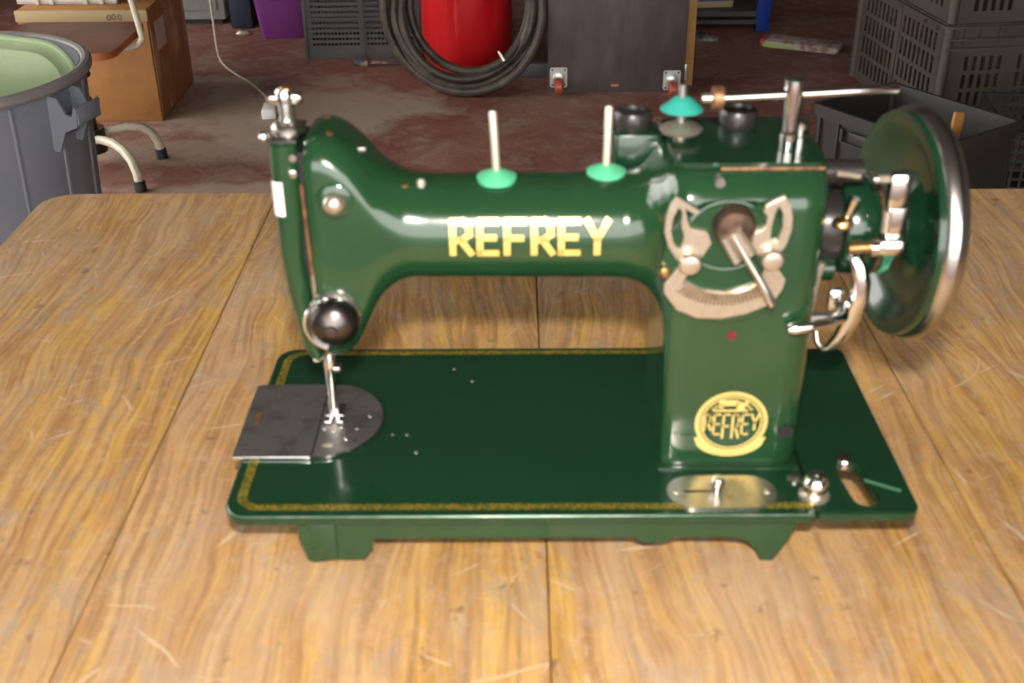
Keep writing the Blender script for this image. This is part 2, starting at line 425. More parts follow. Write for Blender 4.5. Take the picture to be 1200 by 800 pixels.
# gold chain border
def ribbon(path, wd, z):
    vs, fs = [], []; P = [Vector((p[0], p[1], 0)) for p in path]
    for i, p in enumerate(P):
        d = (P[min(i + 1, len(P) - 1)] - P[max(i - 1, 0)]).normalized(); nn = Vector((-d.y, d.x, 0))
        vs += [(p.x - nn.x * wd / 2, p.y - nn.y * wd / 2, z), (p.x + nn.x * wd / 2, p.y + nn.y * wd / 2, z)]
    fs = [(2 * i, 2 * i + 1, 2 * i + 3, 2 * i + 2) for i in range(len(P) - 1)]
    return vs, fs
pth = [(.317, .0078), (.2, .0078), (.1, .0078)]
pth += [(.0195 + .0115 * math.cos(a), .0193 + .0115 * math.sin(a)) for a in [R(270 - 9 * k) for k in range(11)]]
pth += [(.008, .1)]
pth += [(.0195 + .0115 * math.cos(a), .1625 + .0115 * math.sin(a)) for a in [R(180 - 9 * k) for k in range(11)]]
pth += [(.1, .174), (.2, .174), (.317, .174)]
MB().add(*ribbon(pth, .0052, .0003)).build('gold_border', M['chain'], mach, smooth=False)
# right hinged extension with its slot
def pill(ax, ay, bx, by_, r, n=8):
    th = math.atan2(by_ - ay, bx - ax)
    return [(bx + r * math.cos(th - PI / 2 + PI * k / n), by_ + r * math.sin(th - PI / 2 + PI * k / n)) for k in range(n + 1)] + \
           [(ax + r * math.cos(th + PI / 2 + PI * k / n), ay + r * math.sin(th + PI / 2 + PI * k / n)) for k in range(n + 1)]
t = MB().prism(rrect(.3188, .3738, .001, .178, [.003, .008, .006, .003], 5), -.005, .0002, holes=[pill(.3442, .040, .3472, .0145, .0066)])
te = [e for e in t.b.edges if all(v.co.z > -1e-5 for v in e.verts) and e.calc_face_angle(0) > 1]
bmesh.ops.bevel(t.b, geom=te, offset=.0009, segments=2, affect='EDGES'); t.b.normal_update()
for f in t.b.faces:
    if .15 < abs(f.normal.z) < .95 and f.calc_center_median().y < .01: f.material_index = 1
extp = t.build('bed_extension', [M['bedgreen'], M['edge']], mach)
MB().lathe([(.0048, -.002), (.0048, .0015), (.004, .003), (0, .0035)], (.3435, .048, 0)).build('pivot_screw', M['chrome'], extp)
MB().tube([(.3505, .030, .0006), (.368, .020, .0006)], .0009, 6).build('paint_scratch', mat('bare_scratch', (.04, .13, .07), .4), extp)
# cast rails with feet below the bed
RAIL = mm([(39.8, -5), (39.2, -16.0), (43.2, -33.3), (47, -35), (57.4, -33.2), (74.3, -33.2), (79.0, -25.1), (79.9, -18.6), (150, -18.4), (220.3, -18.2), (227.5, -22.3), (236.8, -21.8), (243.6, -18.3), (271.4, -18.4), (282.2, -20.3), (287.5, -26.2), (291.5, -34.6), (298.2, -35), (306.1, -17.4), (309.9, -5)])
MB().prism(RAIL, .0045, .0125, 'XZ').box((.046, .0028, -.031), (.060, .0045, -.008), .0008).build('front_rail', G, mach, ang=30)
MB().prism(RAIL, .162, .170, 'XZ').build('rear_rail', G, mach, ang=30)
MB().box((.05, .013, -.018), (.058, .162, -.0055)).build('underframe', G, mach)
MB().box((.296, .013, -.018), (.304, .162, -.0055)).build('underframe', G, mach)

# the casting: lofted along u
KW0 = [(.0505, .062), (.056, .058), (.064, .0585), (.070, .064), (.076, .0745), (.082, .0865), (.088, .0945), (.095, .0995), (.103, .1012), (.12, .1012), (.215, .1002), (.224, .0995), (.229, .0975), (.233, .0935), (.236, .087), (.2378, .074), (.2386, .05), (.239, -.006), (.3185, -.006)]
KW1 = [(.0505, .1835), (.055, .186), (.062, .1855), (.068, .183), (.074, .179), (.080, .1735), (.086, .1675), (.092, .163), (.099, .1598), (.108, .158), (.12, .1575), (.215, .1575), (.225, .159), (.231, .163), (.2355, .1685), (.240, .171), (.245, .172), (.3185, .172)]
KV0 = [(.0505, .0645), (.053, .062), (.08, .0605), (.11, .061), (.218, .061), (.226, .0595), (.232, .056), (.2365, .050), (.2395, .047), (.244, .0455), (.250, .045), (.303, .045), (.309, .0462), (.313, .049), (.316, .0535), (.3175, .060), (.3185, .070)]
KV1 = [(.0505, .118), (.056, .122), (.085, .121), (.11, .119), (.215, .119), (.228, .121), (.236, .127), (.241, .133), (.247, .135), (.309, .135), (.315, .131), (.3185, .118)]
KR = [(.0505, .015), (.060, .017), (.072, .020), (.085, .027), (.100, .0289), (.215, .0288), (.228, .026), (.2355, .021), (.241, .0185), (.3185, .0185)]
KB = [(.0505, .012), (.060, .014), (.072, .020), (.085, .027), (.100, .0289), (.215, .0288), (.228, .024), (.2355, .014), (.239, .004), (.3185, .004)]
us = sorted(set([k[0] for kk in (KW0, KW1, KV0, KV1, KR, KB) for k in kk] + [.0505 + (.3185 - .0505) * i / 90 for i in range(91)]))
us = [a for i, a in enumerate(us) if i == 0 or a - us[i - 1] > 2e-4]
def sm(K, x):
    d = .0022 if x < .234 else .0007
    return (interp(K, x - d) + 2 * interp(K, x) + interp(K, x + d)) / 4
rings = []
for u in us:
    a, b, c, d = sm(KV0, u), sm(KV1, u), sm(KW0, u), sm(KW1, u)
    rt_ = min(sm(KR, u), (b - a) / 2 - 1e-4, (d - c) / 2 - 1e-4); rb = min(sm(KB, u), (b - a) / 2 - 1e-4, (d - c) / 2 - 1e-4)
    rings.append([(u, p[0], p[1]) for p in rrect(a, b, c, d, [rb, rb, rt_, rt_], 8)])
t = MB().loft(rings); t.b.normal_update(); cast_bvh = BVHTree.FromBMesh(t.b)
cast = t.build('arm_and_pillar', G, mach, ang=42)
def topw(u, v):
    h = cast_bvh.ray_cast(Vector((u, v, .4)), Vector((0, 0, -1)))
    return h[0].z if h[0] else .15
def frontv(u, w):
    h = cast_bvh.ray_cast(Vector((u, -.3, w)), Vector((0, 1, 0)))
    return (h[0], h[1] * (-1 if h[1].y > 0 else 1)) if h[0] else (Vector((u, .061, w)), Vector((0, -1, 0)))
# top cover of the pillar with its rusty seam
MB().prism(rrect(.239, .3155, .060, .131, .006, 4), .1722, .1752).build('top_cover', M['darkgreen'], mach)
MB().tube([(.262, .0600, .1721), (.314, .0600, .1721)], .0009, 8).build('rusty_seam', M['rust'], mach)
# foot line of the pillar
MB().box((.2375, .0405, 0), (.3165, .047, .0011), .0004).build('pillar_foot_flange', G, mach)
# face cover at the left
rg = []
for (w, a, b, c, d, r) in ((.1835, .0345, .0455, .068, .106, .005), (.1825, .0325, .0465, .066, .108, .0065), (.176, .0318, .047, .066, .112, .007), (.15, .0318, .0470, .066, .114, .007), (.12, .0322, .0450, .066, .114, .0062), (.098, .0342, .0465, .066, .112, .006), (.08, .0372, .0478, .066, .110, .005), (.065, .0395, .0495, .067, .106, .0045), (.058, .0420, .0500, .068, .100, .0035), (.0565, .0435, .0490, .070, .098, .002)):
    rg.append([(p[0], p[1], w) for p in rrect(a, b, c, d, r, 5)])
fc = MB().loft(rg).build('face_cover', G, mach)
MB().box((.0448, .071, .075), (.053, .112, .178)).build('slot_shade_block', M['dark'], mach)  # black block paints in the shade of the gap behind the cover
MB().tube([(.0478, .0675, .162), (.0488, .0675, .112)], .0011, 8).build('needle_bar_guide', M['rust'], mach)
MB().tube([(.0494, .066, .112), (.0500, .066, .095)], .0018, 8).build('guide_clamp', M['wornchrome'], mach)
MB().lathe(dome(.0020, .0014), (.0450, .0665, .1765), 'Y', 12).xf(Matrix.Identity(4)).build('cover_screw', M['chrome'], fc)
MB().lathe([(0, .0645), (.0020, .065), (.0022, .0665)], (.0445, 0, .1685), 'Y', 12).build('cover_screw', M['chrome'], fc)
# sticker on the round corner of the face cover
sv = []
for w in (.1635, .154, .1445):
    for k in range(7):
        a = PI + .02 + (.5 * PI) * k / 6 * .95
        sv.append((.0318 + .007 + (.0073) * math.cos(a), .066 + .007 + .0073 * math.sin(a), w + (k - 3) * .0001))
MB().add(sv, [(r * 7 + k, r * 7 + k + 1, (r + 1) * 7 + k + 1, (r + 1) * 7 + k) for r in range(2) for k in range(6)]).build('paper_sticker', M['white'], fc, label='blank white paper sticker')
# presser-bar cap and wing screw
MB().lathe([(.0075, .1835), (.0085, .184), (.0085, .1875), (.007, .1895), (.0045, .1905), (0, .1908)], (.0405, .085, 0)).build('presser_cap', M['wornchrome'], mach)
MB().lathe([(.0045, .190), (.0038, .194), (.0044, .200), (.0036, .203), (.0025, .204), (0, .2045)], (.0405, .086, 0), n=16).build('thumb_screw_stem', M['chrome'], mach)
ws = MB().tube([(.0310, .086, .2025), (.0345, .086, .2022), (.0405, .086, .2028), (.0465, .086, .2022), (.0490, .086, .2025)], [.0026, .0038, .0030, .0038, .0026], 10).lathe([(.0048, .2000), (.0052, .2045), (.0040, .207), (0, .2076)], (.0405, .086, 0), n=14).build('thumb_screw_wing', M['chrome'], mach)
MB().lathe(dome(.0034, .0016), (.0418, .084, .2074), n=12).build('brass_tip', M['brass'], ws)
MB().lathe([(0, 0), (.0022, .0004), (.0028, .002), (.0022, .0038), (0, .0042)], (.0300, .074, .1835), n=12).build('face_knob', M['chrome'], mach)
MB().box((.033, .070, .1825), (.047, .105, .1845), .0008).build('face_top_plate', M['blackmetal'], mach)
# small fittings on the head's top
for (u, v, m_, r) in ((.0575, .104, 'rust', .0026), (.0620, .080, 'rust', .0030), (.100, .078, 'rust', .0022)):
    MB().lathe(dome(r, .0008), (u, v, topw(u, v) - .0004), n=12).build('oil_hole_rim', M[m_], mach)
w_ = topw(.0775, .082)
MB().box((.0740, .0805, w_ - .001), (.0805, .084, w_ + .0012), .0006).build('oil_slot_cover', M['steel'], mach)
w_ = topw(.1085, .080)
MB().lathe([(.0022, w_ - .001), (.0024, w_ + .002), (.0016, w_ + .0032), (0, w_ + .0034)], (.1085, .080, 0), n=12).build('top_screw', M['pin'], mach)
# thread guide button on the head
h, _n = frontv(.0655, .155)
MB().lathe([(.0102, h.y + .0015), (.0095, h.y - .0010), (.0072, h.y - .0022), (0, h.y - .0022)], (.0655, 0, .155), 'Y').build('button_boss', G, mach)
MB().lathe([(.0060, h.y - .002), (.0062, h.y - .0032), (.0050, h.y - .0062), (.0026, h.y - .0078), (0, h.y - .0081)], (.0655, 0, .155), 'Y').build('button', M['nickel'], mach)
# tension dome
cx, cw = .0602, .0885
hv = frontv(.062, .0885)[0].y
td = MB().lathe([(.0145, hv + .004), (.0148, hv - .002), (.0135, hv - .0035), (.0128, hv - .004)], (cx, 0, cw), 'Y').build('tension_ring', M['wornchrome'], mach)
MB().lathe([(.0136, hv - .002), (.0138, hv - .007), (.0128, hv - .011), (.0090, hv - .0145), (.0045, hv - .016), (.0032, hv - .0165), (.0030, hv - .0185), (0, hv - .019)], (cx, 0, cw - .0005), 'Y', 36).build('tension_dome', M['domesteel'], td)
for a in (70, 105, 125): MB().lathe([(.0016, hv - .0045), (.0014, hv - .006), (0, hv - .0065)], (cx + .0124 * math.cos(R(a)), 0, cw + .0128 * math.sin(R(a))), 'Y', 10).build('tension_pin', M['chrome'], td)
MB().tube([(cx - .0075 + .0 * 0, hv - .004, cw + .0125)] + [(cx + .0148 * math.cos(R(a)), hv - .010, cw + .0150 * math.sin(R(a))) for a in range(125, 256, 10)], .0011, 8).build('check_spring', M['chrome'], td)
# needle side
MB().tube([(.0500, .088, .060), (.0500, .088, .047)], [.0030, .0026], 12).build('presser_bar', M['wornchrome'], mach)
MB().tube([(.0440, .082, .058), (.0440, .082, .0505)], [.0020, .0022], 10).lathe(dome(.0024, .0015, base=0), (.0440, .082, .0490), n=10).build('cover_pin', M['nickel'], mach)
MB().tube([(.0475, .083, .062), (.0475, .083, .050)], [.0016, .0016], 10).build('needle_bar', M['wornchrome'], mach)
pf = MB().tube([(.0500, .087, .050), (.0503, .087, .044), (.0500, .086, .040), (.0495, .0885, .024), (.0492, .090, .012)], [.0022, .0036, .0030, .0024, .0030], 12).build('presser_shank', M['chrome'], mach)
MB().box((.0435, .084, .0035), (.0478, .104, .0055), .0007).box((.0505, .084, .0035), (.0548, .104, .0055), .0007).box((.0435, .090, .0035), (.0548, .104, .0060), .0007).box((.0462, .088, .005), (.0522, .096, .0125), .0014).build('presser_foot', M['chrome'], mach)
MB().lathe([(.0026, 0), (.0028, .003), (.0018, .0045), (0, .0048)], (.0528, .084, .0425), 'X', 12).build('clamp_screw', M['chrome'], mach)
MB().tube([(.0470, .0865, .052), (.0478, .0885, .004)], [.0008, .0005], 6).build('needle', M['chrome'], mach)
# plates
sp = MB().prism(rrect(-.0048, .0400, .0525, .131, [.0015, .0005, .0005, .003], 3), .0006, .0024).build('slide_plate', M['steel'], mach)
MB().box((-.0045, .0520, .0004), (.0398, .0530, .0024), .0003).build('bright_edge', M['chrome'], sp)
MB().prism(pill(.0030, .0885, .0030, .0965, .0022, 6), .0025, .0028).build('finger_hole', M['rust'], sp)
arc = [(.0412, .0540)] + [(.0440 + .0335 * math.cos(R(a)), .0920 + .0385 * math.sin(R(a))) for a in range(-82, 83, 6)] + [(.0412, .1305)]
npl = MB().prism(arc, .0006, .0026).build('needle_plate', M['steel'], mach)
MB().tube([(.0412, .0532, .0014)] + [(.0440 + .0338 * math.cos(R(a)), .0920 + .0388 * math.sin(R(a)), .0014) for a in range(-82, 11, 6)], .0010, 6).build('bright_edge', M['chrome'], npl)
for (u, v) in ((.0635, .081), (.0585, .070), (.0545, .0825), (.0445, .0805), (.0500, .0785), (.0700, .094)):
    MB().lathe(dome(.0014, .0006), (u, v, .0026), n=10).build('plate_screw', M['chrome'], npl)
MB().box((.0455, .0620, .0026), (.0515, .0645, .0031), .0003).build('feed_mark', M['nickel'], npl)
for (u, v) in ((.0850, .078), (.0935, .0775), (.1000, .0595), (.118, .1535), (.130, .138)):
    MB().lathe(dome(.0011, .0004), (u, v, 0), n=8).build('bed_screw', M['wornchrome'], mach)

# REFREY lettering along the arm, following its round surface
def letter_strokes(ch):
    K = {'R': [[(0, 0), (0, 1)], [(0, 1), (.52, 1), (.78, .88), (.78, .62), (.50, .46), (.18, .44)], [(.40, .46), (.86, 0)]],
         'E': [[(.78, 1), (0, 1), (0, 0), (.78, 0)], [(0, .52), (.68, .52)]],
         'F': [[(.78, 1), (0, 1), (0, 0)], [(0, .50), (.68, .50)]],
         'Y': [[(-.05, 1), (.42, .46), (.42, 0)], [(.90, 1), (.42, .46)]]}
    return K[ch]
HL, WL, ST = .0200, .0120, .0034
mb = MB()
x = .1235
for ch in 'REFREY':
    for pl_ in letter_strokes(ch):
        for (a, b) in zip(pl_, pl_[1:]):
            A = Vector((x + ST / 2 + a[0] * (WL - .001), .1238 + ST / 2 + a[1] * (HL - ST))); B = Vector((x + ST / 2 + b[0] * (WL - .001), .1238 + ST / 2 + b[1] * (HL - ST)))
            d = (B - A).normalized(); nn = Vector((-d.y, d.x)); A2 = A - d * ST * .42; B2 = B + d * ST * .42
            n = max(2, int((B2 - A2).length / .0008)); grid = []
            for i in range(n + 1):
                for k in range(5):
                    p = A2.lerp(B2, i / n) + nn * ST * (k / 4 - .5)
                    hh, no = frontv(p.x, p.y)
                    grid.append(hh + no * .0002)
            mb.add(grid, [(i * 5 + k, i * 5 + k + 1, (i + 1) * 5 + k + 1, (i + 1) * 5 + k) for i in range(n) for k in range(4)])
    x += WL + .0022
for f in mb.b.faces: f.normal_update()
mb.build('lettering', M['gold'], mach)

# spool pins
for (u, v, du) in ((.1482, .0865, -.0016), (.2068, .0935, .0004)):
    w_ = topw(u, v)
    p = MB().lathe([(.0100, -.002), (.0106, .0000), (.0106, .0012), (.0060, .0034), (.0025, .0045), (0, .0048)], (u, v, w_ + .0005), n=28).build('spool_pin_base', M['mint'], mach)
    MB().tube([(u, v, w_ + .004), (u + du, v, w_ + .036), (u + du, v, w_ + .0370)], [.0021, .0021, .0016], 12).build('spool_pin', M['pin'], p)
# bracket and black caps behind the arm
MB().box((.2115, .108, .135), (.238, .132, .1735), .003).build('rear_bracket', M['darkgreen'], mach)
for (u, v, w0) in ((.2225, .121, .1735), (.2795, .118, .1752)):
    MB().lathe([(.0098, w0), (.0106, w0 + .002), (.0106, w0 + .0075), (.0095, w0 + .0095), (.0070, w0 + .010), (.0065, w0 + .0078), (0, w0 + .0075)], (u, v, 0), n=28).build('oil_cap', M['cap'], mach)
# thread tension on the top: chrome disc, stem, teal cone
MB().lathe([(.0040, .1752), (.0040, .1768), (.0104, .1782), (.0116, .1800), (.0100, .1815), (.0040, .1835), (.0024, .1840), (0, .1842)], (.2460, .099, 0)).build('thread_disc', M['nickel'], mach)
MB().tube([(.2460, .099, .182), (.2458, .1000, .2035)], .0023, 12).build('disc_stem', M['steel'], mach)
MB().lathe([(.0113, .1900), (.0115, .1907), (.0075, .1938), (.0040, .1968), (.0022, .1972), (.0020, .1965), (.0030, .194), (.0100, .1903)], (.2460, .100, 0)).build('teal_cone', M['teal'], mach)
# T-shaped thread stand
tp = MB().lathe([(.0046, .1752), (.0048, .1768), (.0048, .1845), (.0036, .1860), (.0040, .1950), (.0050, .2050), (.0052, .2085), (.0050, .2125), (.0040, .2132), (0, .2133)], (.2985, .078, 0), n=20).build('stand_post', M['chrome'], mach)
MB().tube([(.2585, .078, .2030), (.2985, .078, .2048), (.3500, .078, .2075), (.3515, .078, .2076)], [.0026, .0026, .0026, .0018], 12).build('cross_rod', M['chrome'], tp)
MB().lathe([(.0022, -.0034), (.0056, -.0030), (.0060, -.001), (.0060, .002), (.0026, .0028), (0, .003)], (.2610, .078, .2032), 'X', 18).build('rod_washer', M['rust'], tp, label='rusty brown washer on the rod end')
MB().lathe([(.0, -.0050), (.0022, -.0046), (.0026, 0), (0, .0002)], (.2575, .078, .2030), 'X', 14).build('rod_end_nut', M['nickel'], tp)
MB().lathe([(.0042, .1752), (.0042, .1785), (.0030, .1790), (.0030, .1830), (.0046, .1835), (.0046, .1862), (.0034, .1875), (0, .1878)], (.3070, .090, 0), n=14).build('side_screw', M['chrome'], mach)

# stitch dial on the pillar front
DV = .0375
dc = (.2662, .1285)
disc = [(dc[0] + .0336 * math.cos(R(a)), min(dc[1] + .0345 * math.sin(R(a)), .1605)) for a in range(0, 360, 6)]
t = MB().prism(disc, DV + .0022, .0475, 'XZ')
te = [e for e in t.b.edges if all(abs(v.co.y - (DV + .0022)) < 1e-5 for v in e.verts) and e.calc_face_angle(0) > 1]
bmesh.ops.bevel(t.b, geom=te, offset=.0012, segments=2, affect='EDGES')
dial = t.build('stitch_dial', G, mach)
CRL = mm([(237.3, 166.2), (249.0, 158.7), (247.5, 156.7), (241.9, 160.0), (243.3, 153.5), (245.4, 149.1), (253.6, 147.4), (256.1, 141.3), (252.6, 134.6), (250.2, 131.8), (245.9, 127.8), (240.0, 131.3), (234.9, 139.2), (232.4, 147.0), (232.7, 155.7), (234.5, 162.2)])
CRLH = mm([(238.6, 160.4), (240.6, 158.3), (240.6, 150.4), (242.4, 144.7), (240.6, 137.9), (237.2, 140.9), (235.6, 148.0), (236.2, 155.2)])
CRR = mm([(290.2, 166.4), (293.5, 161.8), (295.2, 155.3), (295.5, 148.8), (293.9, 141.0), (291.3, 135.5), (286.7, 129.8), (282.4, 132.1), (276.1, 140.0), (276.4, 147.2), (280.8, 148.9), (282.7, 151.6), (282.9, 155.4), (280.7, 158.1), (281.3, 161.4), (285.3, 164.0)])
CRRH = mm([(287.7, 161.2), (290.3, 157.4), (291.0, 149.9), (289.2, 142.3), (285.5, 140.6), (285.3, 149.4), (286.0, 155.8)])
SCALE = mm([(240.7, 127.8), (247.0, 126.7), (243.8, 120.4), (253.0, 115.1), (265.5, 113.6), (277.8, 116.4), (283.5, 120.7), (283.9, 127.6), (291.2, 126.4), (295.4, 120.6), (294.5, 114.9), (291.2, 109.0), (287.1, 105.5), (277.1, 100.8), (264.7, 98.2), (252.0, 98.6), (241.2, 103.4), (234.4, 112.9), (233.9, 118.1)])
def bev_prism(poly, holes, v0, v1, off):
    t = MB().prism(poly, v0, v1, 'XZ', holes)
    te = [e for e in t.b.edges if all(abs(v.co.y - v0) < 1e-5 for v in e.verts) and e.calc_face_angle(0) > 1]
    bmesh.ops.bevel(t.b, geom=te, offset=off, segments=2, affect='EDGES'); return t
bev_prism(CRL, [CRLH], DV - .0006, DV + .0024, .0006).build('left_stop_arm', M['nickel'], dial)
bev_prism(CRR, [CRRH], DV - .0006, DV + .0024, .0006).build('right_stop_arm', M['nickel'], dial)
sc_ = bev_prism(SCALE, [], DV, DV + .0024, .0006).build('scale_plate', M['nickel'], dial)
TC = (.2642, .1458); mb = MB()
for k in range(24):
    a = R(-127 + k * 74 / 23); ca, sa = math.cos(a), math.sin(a)
    mb.tube([(TC[0] + .0328 * ca, DV - .0004, TC[1] + .0328 * sa), (TC[0] + .0392 * ca, DV - .0004, TC[1] + .0392 * sa)], [.00085, .00065], 6)
arcp = [R(-128 + 76 * k / 24) for k in range(25)]
MB().add([(TC[0] + q * math.cos(a), DV - .00012, TC[1] + q * math.sin(a)) for a in arcp for q in (.0326, .0396)], [(2 * k, 2 * k + 1, 2 * k + 3, 2 * k + 2) for k in range(24)]).build('engraved_arc', mat('worn_brown_scale', (.22, .17, .11), .45, .3), sc_, smooth=False)
o = mb.build('scale_teeth', M['wornchrome'], sc_); o['kind'] = 'stuff'
mb = MB()
for (u, w) in ((.2456, .1318), (.2865, .1338)):
    MB().lathe([(.0056, DV - .0005), (.0060, DV - .0015), (.0060, DV - .0045), (.0048, DV - .0064), (.0022, DV - .0070), (0, DV - .0070)], (u, 0, w), 'Y', 24).build('stop_screw', M['nickel'], dial)
MB().tube([(.2641 + .0205 * math.cos(R(a)), DV + .0020, .1445 + .0185 * math.sin(R(a))) for a in range(0, 360, 10)], .0012, 8, closed=True).build('dial_ring', G, dial)
hub = MB().lathe([(.0108, DV + .003), (.0106, DV - .002), (.0088, DV - .0045), (.0030, DV - .0055), (0, DV - .0055)], (.2668, 0, .1505), 'Y', 28).build('dial_hub', mat('dark_brown_hub', (.13, .075, .05), .4, .7, noise=(150, (.05, .035, .03))), dial)
MB().tube([(.2610, DV - .0065, .1475), (.2684, DV - .0075, .1345)], [.0026, .0026], 10).tube([(.2665, DV - .0065, .1508), (.2755, DV - .0075, .1388)], [.0030, .0026], 10).build('lever_fork', M['nickel'], hub)
MB().tube([(.2645, DV - .0070, .1495), (.2800, DV - .0095, .1253), (.2845, DV - .0105, .1175), (.2875, DV - .0105, .1120)], [.0018, .0019, .0027, .0024], 12).build('dial_lever', M['chrome'], hub)
MB().lathe([(.0030, DV + .004), (.0030, DV - .001), (.0018, DV - .002), (0, DV - .002)], (.2337, 0, .1250), 'Y', 14).build('brass_stop', M['brass'], dial)
fv = frontv(.2600, .1700)[0]
MB().lathe([(.0026, .048), (.0026, fv.y - .001), (.0018, fv.y - .0022), (0, fv.y - .0024)], (.2600, 0, .1690), 'Y', 14).build('front_screw', M['steel'], mach)
MB().lathe([(.0026, .046), (.0024, .0444), (0, .0442)], (.2723, 0, .0845), 'Y', 12).build('red_screw', mat('red_lacquer', (.16, .01, .02), .3), mach)
MB().lathe([(.0046, .0455), (.0044, .0447), (0, .0447)], (.3075, 0, .0225), 'Y', 16).build('hole_shade_disc', M['dark'], mach)  # flat black disc, the shade of a hole put into its colour

# round REFREY emblem above a ribbon
EV = .04475
ec = Vector((.2768, .0292)); ER = .0201
mb = MB()
def ring(mb, r0_, r1_, v, n=48, mi=0, c=ec):
    vs = [(c.x + r * math.cos(2 * PI * k / n), v, c.y + r * 1.0 * math.sin(2 * PI * k / n)) for k in range(n) for r in (r0_, r1_)]
    mb.add(vs, [(2 * k, 2 * k + 1, (2 * k + 3) % (2 * n), (2 * k + 2) % (2 * n)) for k in range(n)], mi)
ring(mb, ER * .885, ER, EV); ring(mb, ER * .80, ER * .85, EV)
emb = mb.build('round_emblem', M['emblem'], mach, smooth=False, label='gold ring emblem reading REFREY')
def quad(mb, x0, z0, x1, z1, v=EV - .00005, mi=0): mb.add([(x0, v, z0), (x1, v, z0), (x1, v, z1), (x0, v, z1)], [(0, 1, 2, 3)], mi)
mb = MB()   # machine pictogram
quad(mb, ec.x - .0105, .0365, ec.x + .0085, .0377)
quad(mb, ec.x + .0022, .0377, ec.x + .0066, .0424)
quad(mb, ec.x - .0075, .0402, ec.x + .0030, .0440)
quad(mb, ec.x - .0075, .0386, ec.x - .0050, .0410)
quad(mb, ec.x + .0066, .0400, ec.x + .0084, .0432)
mb.build('machine_pictogram', M['emblem'], emb, smooth=False)
mb = MB(); x = ec.x - .0155
hts = [.0112, .0142, .0165, .0165, .0142, .0112]
for ch, hh in zip('REFREY', hts):
    zt = .0352; zb_ = zt - hh
    for pl_ in letter_strokes(ch):
        for (a, b) in zip(pl_, pl_[1:]):
            A = Vector((x + .0007 + a[0] * .0043, zb_ + .0006 + a[1] * (hh - .0012))); B = Vector((x + .0007 + b[0] * .0043, zb_ + .0006 + b[1] * (hh - .0012)))
            d = (B - A).normalized(); nn = Vector((-d.y, d.x)) * .00062; A -= d * .0005; B += d * .0005
            mb.add([(A.x - nn.x, EV - .0001, A.y - nn.y), (B.x - nn.x, EV - .0001, B.y - nn.y), (B.x + nn.x, EV - .0001, B.y + nn.y), (A.x + nn.x, EV - .0001, A.y + nn.y)], [(0, 1, 2, 3)])
    x += .0052
mb.build('emblem_lettering', M['emblem'], emb, smooth=False)
mb = MB()   # worn, unreadable marks of the upper arc
for k in range(13):
    a = R(140 - k * 100 / 12); p = ec + Vector((math.cos(a), math.sin(a))) * .0145; q = ec + Vector((math.cos(a), math.sin(a))) * .0128
    t_ = Vector((-math.sin(a), math.cos(a))) * .0005
    mb.add([(p.x - t_.x, EV, p.y - t_.y), (q.x - t_.x, EV, q.y - t_.y), (q.x + t_.x, EV, q.y + t_.y), (p.x + t_.x, EV, p.y + t_.y)], [(0, 1, 2, 3)])
o = mb.build('emblem_arc_marks', M['emblem'], emb, smooth=False); o['kind'] = 'stuff'
mb = MB(); pt, pb = [], []
for k in range(21):
    a = k / 20; xx = ec.x - .0200 + .0400 * a
    zt = ec.y - math.sqrt(max(0, ER ** 2 - (xx - ec.x) ** 2)) * 1.0 + .0006 if abs(xx - ec.x) < ER else ec.y
    zt = max(min(zt, .0195), ec.y - ER - .0); zt = min(zt, .0195)
    zbm = .0195 - (.0128 * math.sqrt(max(0, 1 - (2 * a - 1) ** 2)))
    pt.append((xx, EV + .00002, max(zt, zbm + .0002))); pb.append((xx, EV + .00002, zbm))
mb.add(pt + pb, [(k, k + 1, 22 + k, 21 + k) for k in range(20)])
mb.build('emblem_ribbon', M['emblem'], emb, smooth=False)

# slotted plate at the foot of the pillar
pp = MB().prism(rrect(.2400, .2998, .0045, .0335, .0142, 8), 0, .0016, holes=[pill(.2500, .0190, .2690, .0190, .0012, 5)]).build('stitch_length_plate', M['wornchrome'], mach)
MB().lathe([(.0022, .0006), (.0022, .004), (.0036, .0055), (.0040, .0080), (.0030, .0105), (0, .0115)], (.2672, .0190, 0), n=18).build('slide_knob', M['chrome'], pp)
for u in (.2450, .2945): MB().lathe(dome(.0020, .0010, base=.0016), (u, .0185, 0), n=12).build('plate_rivet', M['nickel'], pp)
MB().lathe([(.0045, 0), (.0045, .0012), (.0022, .0018), (0, .0022)], (.3125, .0320, 0), n=16).build('corner_screw', M['wornchrome'], mach)
# round knob at the bed corner
MB().lathe([(.0085, 0), (.0085, .0018), (.0068, .0024), (.0062, .0035)], (.3196, .0165, .0), n=20).build('knob_collar', M['nickel'], mach)
MB().lathe([(.0045, .002), (.0062, .0040), (.0074, .0070), (.0070, .0105), (.0052, .0132), (.0026, .0142), (0, .0144)], (.3196, .0165, 0), n=24).build('corner_knob', M['chrome'], mach)

# hand wheel and what sits round its shaft
WC = Vector((.3680, .0972, .1255)); WR = .0648
wt = thing('hand_wheel_axis', '', '', (0, 0, 0)) if False else None
def wheel(prof, name, m_, par, n=64):
    Rz = Euler((0, R(2.0), R(5.0))).to_matrix()
    vs = MB().lathe(prof, WC, 'X', n, mat3=Rz @ Matrix(((0, 0, 1), (1, 0, 0), (0, 1, 0))))
    return vs.build(name, m_, par)
hw = wheel([(.0150, -.0100), (.0160, .0000), (.0200, .0030), (.0300, .0045), (.0420, .0035), (.0500, .0000), (.0560, -.0034), (.0612, -.0036), (.0618, .0030), (.0560, .0075), (.0420, .0070), (.0300, .0045), (.0150, .0040), (0, .0040)], 'hand_wheel', M['darkgreen'], mach)
rp = []
for k in range(17):
    a = 2 * PI * k / 16; rp.append((WR - .0072 + .0068 * math.cos(a), .0060 + .0075 * math.sin(a)))
wheel([(r, h) for r, h in rp], 'wheel_rim', M['rim'], hw, 80)
